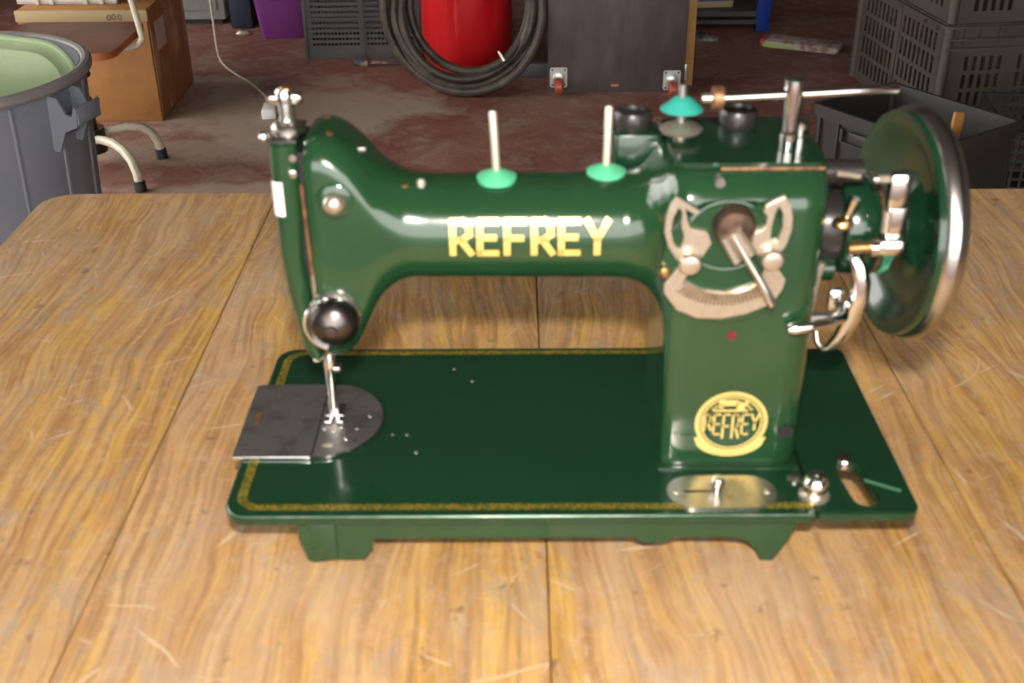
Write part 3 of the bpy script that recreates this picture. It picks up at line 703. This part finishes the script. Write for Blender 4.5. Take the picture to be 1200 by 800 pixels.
# shaft housing
MB().lathe([(.017, .314), (.021, .320), (.022, .334)], (0, .0972, .1255), 'X', 28).build('shaft_collar', M['blackmetal'], mach)  # black colour paints in the shaded gap between pillar and housing
MB().lathe([(.0215, .3330), (.0255, .334), (.0275, .337), (.0280, .350), (.0255, .3555), (.016, .357), (.012, .362), (.010, .366)], (0, .0972, .1255), 'X', 40).build('shaft_housing', M['darkgreen'], mach)
MB().tube([(.353, .0972 + .027 * math.cos(R(a)), .1255 + .027 * math.sin(R(a))) for a in range(0, 360, 10)], .0012, 6, closed=True).build('housing_rust_ring', M['rust'], mach)
MB().tube([(.362 + .002 * math.sin(k), .0972 + .014 * math.cos(k * .6 + 3), .118 + .014 * math.sin(k * .6 + 3) - .001 * k * .3) for k in range(26)], .0016, 6).build('wound_cord', M['cordgreen'], mach)
# bobbin winder
bw = MB().box((.3475, .056, .1500), (.3590, .064, .1700), .0028).box((.3490, .057, .1330), (.3605, .0635, .1540), .0028).box((.3455, .053, .1250), (.3620, .064, .1350), .0040).build('winder_bracket', M['chrome'], mach)
MB().tube([(.3320, .060, .1280), (.3440, .060, .1285)], .0031, 12).build('winder_spindle', M['brass'], bw)
MB().tube([(.3430, .060, .1285), (.3470, .060, .1288)], .0056, 16).build('winder_collar', M['chrome'], bw)
MB().tube([(.3410, .062, .1655), (.3490, .062, .1655)], [.0022, .0024], 10).build('winder_pin', M['nickel'], bw)
MB().lathe([(0, -.0010), (.0022, -.0006), (.0026, .0016)], (.3405, .062, .1655), 'X', 12).build('pin_head', M['chrome'], bw)
MB().tube([(.3482, .057, .1500), (.3482, .056, .1385)], [.0022, .0022], 10).build('winder_latch', M['nickel'], bw)
MB().tube([(.3225, .066, .1672), (.3345, .066, .1655)], [.0018, .0018], 10).build('lower_rod', M['nickel'], mach)
MB().tube([(.3325, .063, .1545), (.3300, .064, .1440)], [.0030, .0022], 12).build('release_lever', M['chrome'], mach)
MB().lathe([(0, -.0024), (.0048, -.0018), (.0056, 0), (.0048, .0018), (0, .0024)], (.3280, .063, .1405), n=16).build('brass_tip', M['brass'], mach)
MB().tube([(.316, .075, .165), (.316 + .022, .075, .165)], .006, 14).build('winder_arm_boss', M['blackmetal'], mach)
MB().tube([(.316, .085, .105), (.332, .085, .105)], .0075, 16).build('lever_boss', M['darkgreen'], mach)
# reverse lever: curved blade, handle and springs
rl = MB().tube([(.3380, .066, .1195), (.3405, .064, .1150), (.3425, .063, .1060), (.3425, .063, .0960), (.3405, .064, .0840), (.3370, .066, .0720), (.3325, .068, .0640), (.3285, .070, .0610), (.3255, .072, .0650), (.3245, .074, .0720)], [.0036, .0044, .0052, .0056, .0052, .0044, .0032, .0022, .0016, .0014], 12, flat=.6, upv=(0, 1, 0)).build('reverse_lever', M['chrome'], mach)
MB().tube([(.3005, .0395, .0908), (.3050, .0395, .0915), (.3130, .0400, .0925), (.3220, .0430, .0925), (.3310, .0510, .0915), (.3335, .0600, .0930)], [.0026, .0040, .0030, .0030, .0036, .0042], 12).build('lever_handle', M['chrome'], rl)
MB().box((.3270, .064, .0880), (.3350, .070, .1010), .0022).build('lever_block', M['chrome'], rl)
MB().tube([(.3220, .070, .1150), (.3205, .070, .1060), (.3200, .071, .0850)], [.0022, .0022, .0014], 8).build('lever_spring', M['nickel'], rl)
MB().tube([(.3160, .074, .078), (.3330, .074, .078)], .004, 10).build('lever_shaft', M['steel'], rl)

# ------------------------------------------------------------------ bin with pale green tub
bn = thing('trash_bin', 'round grey plastic bin with a dirty rim, left of the workbench', 'bin', (-.855, 1.69, 0))
BR, BB, BH = .205, .165, .72
mb = MB().lathe([(BB, 0), (BB, .006), (BR, BH - .03), (BR, BH - .004), (BR - .006, BH - .004), (BB - .006, .008), (0, .008)], n=64)
mb.build('body', M['bin'], bn)
mb = MB().tube([((BR + .004) * math.cos(R(a)), (BR + .004) * math.sin(R(a)), BH - .008) for a in range(0, 360, 5)], .009, 10, closed=True)
mb.build('rim', M['binrim'], bn)
for k in range(16):
    a = R(k * 22.5 + 4)
    MB().tube([(BB * math.cos(a), BB * math.sin(a), .02), (BR * math.cos(a), BR * math.sin(a), BH - .02)], [.003, .0035], 6).build('rib', M['bin'], bn)
for a0 in (R(-16), R(164)):
    hb = MB(); prof = [(.0, BH - .015), (.020, BH - .02), (.030, BH - .042), (.040, BH - .045), (.046, BH - .030), (.050, BH - .034), (.046, BH - .060), (.024, BH - .070), (.010, BH - .100), (.0, BH - .100)]
    for s_ in (-1, 1): hb.prism([(BR - .006 + p[0], p[1]) for p in prof], s_ * .027 - .002, s_ * .027 + .002, 'XZ')
    hb.box((BR - .002, -.027, BH - .058), (BR + .044, .027, BH - .054), .001)
    hb.box((BR + .040, -.027, BH - .058), (BR + .044, .027, BH - .032), .001)
    hb.xf(Matrix.Rotation(a0, 4, 'Z')); hb.build('handle', M['bin'], bn)
tb = thing('plastic_tub', 'pale green moulded plastic tub standing on end inside the grey bin', 'tub', (-.838, 1.745, .360), 0)
rg = []
for (h, a, r) in ((0, .010, .045), (.005, .003, .046), (.024, 0, .047), (.030, -.005, .05)):
    rg.append([(p[0], h, p[1]) for p in rrect(-.125 + a, .128 - a, a, .385 - a, r, 6)])
inner = [[(x * .96, y + .004, .19 + (z - .19) * .96) for (x, y, z) in q] for q in rg[::-1]][:3]
TM = Matrix.Rotation(R(-6), 4, 'Z') @ Matrix.Rotation(R(2), 4, 'X') @ Matrix.Rotation(R(5), 4, 'Y')
tm_ = MB().loft(rg + inner); tm_.xf(TM); tm_.build('shell', M['palegreen'], tb)
MB().tube([TM @ Vector(p) for p in rg[-1]], .005, 8, closed=True).build('rolled_lip', M['palegreen'], tb)

# ------------------------------------------------------------------ chair with brown seat and cream tubes
ch = thing('swivel_chair', 'low swivel chair with brown laminate seat and cream tube legs behind the bin', 'chair', (-1.24, 3.17, 0))
t = MB().prism(rrect(-.185, .175, -.145, .19, [.03, .05, .03, .04], 6), .352, .372)
for f in t.b.faces:
    if abs(f.normal.z) < .5: f.material_index = 1
t.build('seat', [M['seat'], M['seatedge']], ch, ang=30)
cx_, cy_ = 0.02, .02
col = MB().lathe([(.022, .09), (.022, .20), (.016, .205), (.016, .345), (.06, .347), (.06, .352)], (cx_, cy_, 0), n=20).build('column', M['blackmetal'], ch)
MB().lathe([(.012, .318), (.012, .33), (.026, .325), (.030, .312), (.028, .306), (0, .304)], (.075, -.125, 0), n=20).tube([(.075, -.125, .325), (.075, -.125, .352)], .010, 12).build('adjusting_knob', M['blackmetal'], ch)
for a in (19, -47, -115, 170, 112):
    d = Vector((math.cos(R(a)), math.sin(R(a)), 0)); o_ = Vector((cx_, cy_, 0))
    L = {19: .93, -47: 1.36}.get(a, 1.15)
    pts = [o_ + d * r * L + Vector((0, 0, z)) for r, z in ((.015, .085), (.06, .098), (.11, .105), (.15, .100), (.18, .080), (.195, .05), (.198, .02))]
    lg = MB().tube(pts, .0125, 10).build('leg', M['cream'], ch)
    MB().tube([o_ + d * .198 * L + Vector((0, 0, .03)), o_ + d * .200 * L + Vector((0, 0, 0))], [.016, .017], 12).build('rubber_foot', M['rubber'], lg)
MB().tube([(.12, .02, .344), (.165, .02, .340), (.195, .025, .347), (.209, .03, .365), (.205, .035, .39), (.185, .05, .50), (.170, .065, .62), (.158, .09, .76)], .0085, 10).build('back_tube', M['cream'], ch)
MB().box((-.10, .07, .62), (.165, .10, .80), .012).build('backrest', M['seat'], ch)
MB().lathe([(.040, .045), (.045, .07), (.040, .115)], (cx_, cy_, 0), n=16).build('hub', M['blackmetal'], ch)

# ------------------------------------------------------------------ brown box, basket
bx = thing('board_box', 'brown board box with torn label on its side, behind the chair', 'box', (-1.33, 3.585, 0), 0)
MB().box((-.20, 0, 0), (.198, .42, .352), .004).build('carton', [M['box']], bx)
MB().box((.1985, .012, .01), (.2005, .41, .345)).build('side_panel', M['boxside'], bx)
MB().box((-.203, -.004, .318), (.202, 0, .352), .001).build('top_flap', M['carton'], bx)
MB().box((.2006, .06, .21), (.2018, .16, .30)).build('torn_label', M['tape'], bx, label='torn pale paper label')
mb = MB()
for k, (x, z) in enumerate(((.085, .330), (.100, .332), (.118, .331))):
    mb.tube([(x + .0055 * math.cos(R(a)), -.0045, z + .008 * math.sin(R(a))) for a in range(0, 360, 30)], .0011, 4, closed=True)
mb.build('marker_writing', M['ink'], bx)
bk = thing('slotted_basket', 'dirty white slotted plastic basket on top of the brown box', 'basket', (-1.395, 3.79, .353), 0)
mb = MB().box((-.155, -.13, .001), (.155, .13, .006))
mb.build('base', M['basket'], bk)
for nm, (a, b) in {'f': ((-.155, -.13), 0), 'b': ((-.155, .127), 0)}.items():
    p = MB(); grid_panel(p, .31, .17, 12, 2, .38, .62, x0=a[0], y0=.004, th=.003)
    p.xf(Matrix.Translation((0, a[1], 0))); p.build('side_wall', M['basket'], bk, smooth=False)
for xx in (-.155, .152):
    p = MB(); grid_panel(p, .26, .17, 10, 2, .38, .62, x0=-.13, y0=.004, th=.003)
    p.xf(Matrix.Translation((xx + .003, 0, 0)) @ Matrix.Rotation(R(90), 4, 'Z')); p.build('side_wall', M['basket'], bk, smooth=False)
for x in (-.09, -.045, .06, .11): MB().box((x - .006, -.137, 0), (x + .006, -.130, .17), .001).build('rib', M['basket'], bk)
MB().tube([(-.155, -.13, .174), (.155, -.13, .174), (.155, .13, .174), (-.155, .13, .174)], .006, 6, closed=True).build('rim', M['basket'], bk)
rag = MB().lathe([(.02, -.02), (.045, 0), (.05, .02), (.03, .045), (0, .05)], (-1.33, 3.76, .385), n=14)
for v in rag.b.verts: v.co += Vector((random.uniform(-.006, .006),) * 3)
tag(rag.build('orange_cloth', M['orange']), 'orange cloth bundle inside the white basket', 'cloth')
mb = MB().loft([[(p[0], p[1], h) for p in rrect(-.16 * s_, .16 * s_, -.1 * s_, .1 * s_, .05 * s_, 5)] for h, s_ in ((0, .9), (.04, 1.05), (.13, 1.05), (.18, .9), (.20, .6))])
o = mb.build('holdall', M['bag'], None, loc=(-1.80, 3.72, 0)); tag(o, 'dusty black holdall on the floor left of the brown box', 'bag')

# ------------------------------------------------------------------ cable with white plug, appliance, purple bin
pts = [(-1.16, 4.42, .60), (-1.145, 4.40, .35), (-1.13, 4.36, .14), (-1.11, 4.29, .03), (-1.07, 4.20, .006), (-1.00, 4.08, .005), (-.93, 3.98, .005), (-.865, 3.86, .005), (-.815, 3.75, .006), (-.798, 3.68, .014)]
def catmull(P, n=6, closed=False):
    P = [Vector(p) for p in P]; out = []; m = len(P)
    for i in range(m if closed else m - 1):
        p0, p1, p2, p3 = (P[(i - 1) % m], P[i], P[(i + 1) % m], P[(i + 2) % m]) if closed else (P[max(i - 1, 0)], P[i], P[i + 1], P[min(i + 2, m - 1)])
        for k in range(n):
            t = k / n; out.append(.5 * ((2 * p1) + (p2 - p0) * t + (2 * p0 - 5 * p1 + 4 * p2 - p3) * t * t + (3 * p1 - p0 - 3 * p2 + p3) * t ** 3))
    if not closed: out.append(P[-1])
    return out
cb = thing('extension_lead', 'thin beige lead with a white plug lying on the bare floor patch', 'cable', (-.795, 3.665, 0))
MB().tube([p - Vector((-.795, 3.665, 0)) for p in catmull(pts)], .0042, 6).build('cord', M['cream'], cb)
MB().box((-.026, -.075, 0), (.020, .005, .034), .006).build('plug', M['white'], cb, rot=(0, 0, R(4)))
MB().box((-.018, .002, .002), (.012, .028, .030), .005).build('socket_cap', M['maroon'], cb, rot=(0, 0, R(4)))
ap = thing('appliance', 'pale grey metal appliance cabinet at the back, left of the purple tub', 'appliance', (-1.36, 4.80, 0))
MB().box((-.30, 0, .02), (.17, .5, .85), .008).build('cabinet', M['appl'], ap)
MB().box((-.28, .02, 0), (.15, .48, .02)).build('plinth', M['rubber'], ap)
MB().box((-.27, -.008, .06), (.14, 0, .80), .003).build('door', M['appl'], ap)
pu = thing('purple_tub', 'purple plastic storage tub with a dark handle on the back floor', 'tub', (-.92, 4.64, 0), R(8))
rg = [[(p[0], p[1], h) for p in rrect(-a, a, -a * .75, a * .75, .02, 4)] for h, a in ((0, .082), (.01, .088), (.20, .112), (.30, .120), (.31, .128), (.315, .128))]
rg += [[(p[0], p[1], h) for p in rrect(-a, a, -a * .75, a * .75, .02, 4)] for h, a in ((.31, .116), (.02, .082))]
MB().loft(rg).build('body', M['purple'], pu)
MB().tube([(-.06, -.086, .185), (-.04, -.10, .165), (.04, -.10, .165), (.06, -.086, .185)], .006, 8).build('handle', M['rubber'], pu)
o = MB().box((-.045, -.07, 0), (.045, .07, .34), .012).build('blue_can', mat('dull_blue_tin', (.012, .016, .035), .5), None, loc=(-1.11, 4.80, 0)); tag(o, 'dull blue tin standing behind the purple tub', 'can')
o = MB().loft([[(p[0], p[1], h) for p in rrect(-.05 * s_, .05 * s_, -.02 * s_, .02 * s_, .01, 3)] for h, s_ in ((0, .5), (.006, .6), (.015, .4), (.02, .2))]).build('foil_scrap', mat('silver_foil', (.7, .66, .5), .3, .9), None, loc=(-1.09, 4.64, 0)); tag(o, 'crumpled shiny foil scrap on floor left of purple tub', 'scrap')

# perforated grey crate
def crate_panels(par, w, d, h, nx, ny, nd, m_, round_=False, fx=.5, fy=.7, mx=.03, mz0=.045, mz1=.03, parts=2):
    """four walls with real openings in 'parts' fields, corner posts, rim and base"""
    for (ln, nn_, mtx) in ((w, nx, Matrix.Translation((0, 0, 0))), (w, nx, Matrix.Translation((0, d, 0)) @ Matrix.Translation((0, -.003, 0))),
                           (d, nd, Matrix.Translation((.003, 0, 0)) @ Matrix.Rotation(R(90), 4, 'Z')), (d, nd, Matrix.Translation((w, 0, 0)) @ Matrix.Rotation(R(90), 4, 'Z'))):
        p = MB(); fw_ = (ln - mx * (parts + 1)) / parts
        for q in range(parts):
            grid_panel(p, fw_, h - mz0 - mz1, nn_, ny, fx, fy, round_, x0=mx + q * (fw_ + mx), y0=mz0)
        p.box((0, 0, 0), (ln, .003, mz0)); p.box((0, 0, h - mz1), (ln, .003, h))
        for q in range(parts + 1): p.box((q * (fw_ + mx), 0, mz0), (q * (fw_ + mx) + mx, .003, h - mz1))
        p.xf(mtx); p.build('side_wall', m_, par, smooth=False)
    MB().box((0.003, .003, .004), (w - .003, d - .003, .010)).build('base', m_, par)
pc = thing('perforated_crate', 'blue-grey perforated plastic crate between the purple tub and the hose', 'crate', (-.775, 4.285, 0), R(1))
crate_panels(pc, .42, .38, .30, 13, 12, 12, M['vent'], True, .82, .82, .022, .045, .02)
for x in (0, .42): MB().box((x - .006, -.006, 0), (x + .006, .008, .30), .001).build('corner_post', M['vent'], pc)
MB().box((0, -.005, .145), (.42, 0, .152)).box((.205, -.006, 0), (.215, 0, .30)).build('stiffening_rib', M['vent'], pc)
MB().tube([(0, 0, .30), (.42, 0, .30), (.42, .38, .30), (0, .38, .30)], .007, 6, closed=True).build('rim', M['vent'], pc)
o = MB().box((-.03, -.012, 0), (.03, .012, .022), .006).tube([(.02, 0, .012), (.09, .02, .01), (.2, .03, .012)], .006, 6).build('cable_connector', M['debris'], None, loc=(-.565, 4.20, 0), rot=(0, 0, R(-15))); tag(o, 'small dark cable connector on the floor before the perforated crate', 'connector')

# ------------------------------------------------------------------ red gas cylinder and hose
gc = thing('gas_cylinder', 'red painted gas cylinder standing behind the coiled hose', 'gas cylinder', (-.178, 4.21, 0))
MB().lathe([(.14, .02), (.155, .035), (.163, .06), (.163, .46), (.150, .53), (.11, .58), (.05, .60), (.03, .61), (0, .61)], n=56).build('tank', M['red'], gc)
MB().lathe([(.125, 0), (.128, .03), (.122, .03), (.119, 0)], n=40).build('foot_ring', M['red'], gc)
MB().lathe([(.018, .60), (.018, .64), (.03, .645), (.03, .66), (0, .665)], n=16).build('valve', M['brass'], gc)
mb = MB().lathe([(.095, .575), (.098, .67), (.094, .67), (.091, .575)], n=32).build('collar', M['red'], gc)
ho = thing('coiled_hose', 'dusty black rubber hose coiled upright against the red gas cylinder', 'hose', (-.165, 3.895, .285))
pts = []; N = 6 * 40; rnd = [(random.uniform(-.010, .010), random.uniform(-.010, .010), random.uniform(-.6, .6)) for _ in range(8)]
rad = [.262, .198, .247, .212, .229, .257, .205]; yy = [-.028, .004, .000, -.022, -.004, .018, .02]
for i in range(N + 1):
    k = i / 40; a = 2 * PI * k; j = min(int(k), 5); f = k - j; f2 = max(0, (f - .75) / .25); f2 = f2 * f2 * (3 - 2 * f2)
    r = rad[j] * (1 - f2) + rad[j + 1] * f2; y = yy[j] * (1 - f2) + yy[j + 1] * f2
    dx = rnd[j][0] * (1 - f2) + rnd[j + 1][0] * f2; dz = rnd[j][1] * (1 - f2) + rnd[j + 1][1] * f2
    a2 = a + PI / 2
    pts.append((dx + r * math.cos(a2), y + .05 * math.sin(a2) + .02 * math.sin(2 * a2 + j), max(-.268, dz * .5 + r * 1.02 * math.sin(a2) - .004)))
MB().tube(pts, .0145, 10).build('coil', M['hose'], ho)
MB().tube([(.105, -.062, -.135), (.125, -.070, -.165)], [.004, .007], 8).build('hose_tie', M['pin'], ho)
o = MB().box((0, 0, 0), (.16, .04, .05), .006).build('grey_batten', M['vent'], None, loc=(-.02, 4.03, 0)); tag(o, 'dark grey block on the floor beside the red cylinder and dolly', 'block')

# ------------------------------------------------------------------ dolly standing on edge
dl = thing('dolly', 'dark plywood dolly stood on edge with red-brown casters', 'dolly', (.105, 3.862, 0), 0)
MB().box((0, 0, 0), (.462, .018, .60), .001).build('board', M['board'], dl, rot=(0, 0, 0))
for (x, z) in ((.037, .052), (.420, .040), (.037, .55), (.420, .55)):
    c = MB().prism(rrect(x - .029, x + .029, z - .034, z + .034, .007, 4), -.003, 0, 'XZ').build('caster_plate', M['zinc'], dl)
    MB().lathe([(.020, -.003), (.021, -.010), (.014, -.014), (0, -.014)], (x, 0, z), 'Y', 20).build('swivel_race', M['zinc'], c)
    MB().tube([(x - .013, -.012, z), (x - .016, -.030, z - .012), (x - .016, -.045, z - .018)], .003, 6).tube([(x + .013, -.012, z), (x + .016, -.030, z - .012), (x + .016, -.045, z - .018)], .003, 6).build('fork', M['zinc'], c)
    MB().lathe([(.0, -.014), (.020, -.014), (.0255, -.009), (.0255, .009), (.020, .014), (0, .014)], (x, -.042, z - .018), 'X', 24).build('caster_wheel', M['caster'], c)
    for sx in (-.021, .021):
        for sz in (-.026, .026): MB().lathe([(.0038, -.0028), (.0030, -.005), (0, -.005)], (x + sx, 0, z + sz), 'Y', 8).build('bolt', M['blackmetal'], c)
MB().box((.215, -.0022, .020), (.240, 0, .027)).build('chip', M['ochre'], dl)
bt = thing('batten', 'ochre wooden batten standing upright right of the dolly', 'batten', (.588, 3.93, 0), 0)
MB().box((-.013, 0, 0), (.017, .05, .75), .002).build('stick', M['ochre'], bt)
MB().box((-.015, -.006, .02), (-.004, 0, .075), .001).build('steel_plate', M['zinc'], bt)

# ------------------------------------------------------------------ dark rack with blue post
rk = thing('storage_rack', 'dark storage rack with a blue upright at the back right', 'rack', (.98, 4.64, 0))
MB().box((-.028, 0, 0), (.026, .03, 1.8), .002).build('post', M['blue'], rk)
MB().box((-.9, .55, 0), (-.86, .59, 1.8), .002).build('post', M['shelf'], rk)
MB().box((-.028, .55, 0), (.026, .59, 1.8), .002).build('post', M['shelf'], rk)
MB().box((-.30, 0, .030), (-.028, .02, .046)).build('rail', M['shelf'], rk)
for z in (.055, .62, 1.2): MB().box((-.88, .02, z), (.0, .57, z + .02)).build('shelf_board', M['shelf'], rk)
ct = thing('carton', 'yellowish carton with a blue print band on the rack shelf', 'box', (.79, 4.78, .076), R(4))
MB().box((-.08, -.06, 0), (.075, .08, .16), .002).build('body', M['carton'], ct)
MB().box((-.081, -.062, .025), (.076, -.06, .055)).build('blue_band', M['cartonblue'], ct)
bgp = thing('printed_bag', 'flat colourful printed bag lying on the dark floor before the rack', 'bag', (1.085, 4.405, 0), R(-25))
MB().loft([[(p[0], p[1], h) for p in rrect(-.15 * s_, .15 * s_, -.05 * s_, .05 * s_, .012, 3)] for h, s_ in ((0, .96), (.012, 1), (.022, .96), (.028, .8))]).build('body', M['bag1'], bgp)
MB().box((-.14, -.0525, .002), (-.02, -.046, .014), .001).build('green_stripe', M['baggreen'], bgp)
MB().box((-.151, -.045, .004), (-.128, .02, .027), .002).build('red_corner', M['bagred'], bgp)
o = MB().loft([[(p[0] + random.uniform(-.006, .006), p[1], h) for p in rrect(-.06 * s_, .06 * s_, -.03 * s_, .03 * s_, .012, 3)] for h, s_ in ((0, 1.1), (.01, 1), (.02, .5), (.026, .2))]).build('crumpled_rag', M['debris'], None, loc=(.72, 4.53, 0)); tag(o, 'crumpled dirty rag on floor between batten and blue post', 'rag')

# ------------------------------------------------------------------ crates on the right
def slotted_crate(label, loc, rz, z):
    c = thing('slotted_crate', label, 'crate', (loc[0], loc[1], z), rz, 'slotted crates on the right')
    w, d, h = .42, .63, .335
    # walls: front (-y) with wide slots, left (-x) with narrow ones
    for (ln, nn_, mtx, fx) in ((w, 5, Matrix.Identity(4), .30), (w, 5, Matrix.Translation((0, d - .004, 0)), .30),
                               (d, 8, Matrix.Translation((.004, 0, 0)) @ Matrix.Rotation(R(90), 4, 'Z'), .34), (d, 8, Matrix.Translation((w, 0, 0)) @ Matrix.Rotation(R(90), 4, 'Z'), .34)):
        p = MB(); mx = .055 if ln > .5 else .06; f_ = (ln - 3 * mx + .02) / 2
        top = .305 if ln > .5 else .245
        for q in range(2): grid_panel(p, f_, top - .03, nn_, 4, .52, .78, x0=mx + q * (f_ + mx - .02), y0=.03, th=.004)
        p.box((0, 0, .006), (ln, .004, .03)); p.box((0, 0, top), (ln, .004, h))
        for (a, b) in ((0, mx), (mx + f_, 2 * mx - .02 + f_), (2 * mx - .02 + 2 * f_, ln)): p.box((a, 0, .03), (b, .004, top))
        p.xf(mtx); p.build('side_wall', M['crate'], c, smooth=False)
    MB().box((.004, .004, 0), (w - .004, d - .004, .008)).build('base', M['crate'], c)
    for z2 in (.262, .290): MB().box((-.004, -.012, z2), (w + .004, .0, z2 + .005), .001).build('front_ledge', M['crate'], c)
    for z2, o_ in ((.325, .012),):
        poly = rrect(-o_, w + o_, -o_, d + o_, .03, 5); hole = rrect(.002, w - .002, .002, d - .002, .01, 5)
        MB().prism(poly, z2, z2 + .006, holes=[hole]).build('rim_flange', M['crate'], c)
    for (x, y) in ((0, 0), (w, 0), (0, d), (w, d)):
        MB().lathe([(.016, .004), (.016, .33)], (x + (.008 if x == 0 else -.008), y + (.008 if y == 0 else -.008), 0), n=12).build('corner_post', M['crate'], c)
    for x in (.05, .10, .16, .26, .32, .37): MB().box((x - .002, -.010, .262), (x + .002, 0, .33)).build('rib', M['crate'], c)
    for y in (.06, .14, .31, .48, .56): MB().box((-.010, y - .002, .308), (0, y + .002, .33)).build('rib', M['crate'], c)
    MB().box((-.006, .305, .02), (.0, .330, .32), .001).build('middle_rib', M['crate'], c)
    return c
slotted_crate('grey-brown slotted crate standing on the floor, lower of the stack', (1.262, 3.405), R(8), 0)
slotted_crate('grey-brown slotted crate, upper of the stack', (1.262, 3.405), R(8), .3365)
lc = thing('open_crate', 'dark grey open-top crate in front of the slotted crates', 'crate', (.7335, 2.806, 0), math.atan2(.166, .243))
LW, LD, LH = .30, .39, .30
rg = [[(p[0], p[1], h) for p in rrect(a, LW - a, -LD + a, -a, .012, 3)] for h, a in ((0, .016), (.27, .006), (.27, 0), (LH, 0), (LH, .010), (.275, .012), (.012, .022))]
MB().loft(rg).build('shell', M['crate2'], lc)
MB().box((-.008, -LD + .13, .235), (.006, -LD + .26, .262), .003).build('hand_grip', M['crate2'], lc)
for y in (-.03, -.09, -.30, -.36): MB().box((-.001, y - .003, .01), (.012, y + .003, .27)).build('rib', M['crate2'], lc)
for x in (.03, .09, .21, .27): MB().box((x - .003, -LD - .002, .01), (x + .003, -LD + .012, .27)).build('rib', M['crate2'], lc)
MB().box((-.004, -LD + .10, .225), (.004, -LD + .29, .232)).box((-.004, -LD + .10, .225), (.004, -LD + .108, .262)).box((-.004, -LD + .282, .225), (.004, -LD + .29, .262)).build('grip_frame', M['crate2'], lc)
o = MB().box((-.015, -.004, 0), (.015, .004, .13), .002).build('orange_offcut', mat('orange_offcut_wood', (.40, .19, .05), .6), None, loc=(1.025, 2.62, .20), rot=(R(-8), R(10), R(20))); tag(o, 'small orange wood offcut sticking up out of the open crate', 'offcut')

wc = thing('wire_crate', 'black mesh crate at the right edge, behind the open crate', 'crate', (1.235, 2.80, 0), R(-8))
for mtx in (Matrix.Identity(4), Matrix.Translation((0, .32, 0)), Matrix.Translation((.003, 0, 0)) @ Matrix.Rotation(R(90), 4, 'Z'), Matrix.Translation((.40, 0, 0)) @ Matrix.Rotation(R(90), 4, 'Z')):
    ln = .40 if mtx.to_euler().z < .1 else .32
    p = MB(); grid_panel(p, ln, .22, 16, 9, .72, .72, th=.003); p.xf(mtx); p.build('mesh_wall', M['rubber'], wc, smooth=False)
MB().box((0, 0, 0), (.40, .32, .006)).build('base', M['rubber'], wc)
MB().tube([(0, 0, .222), (.40, 0, .222), (.40, .32, .222), (0, .32, .222)], .005, 6, closed=True).build('rim', M['rubber'], wc)
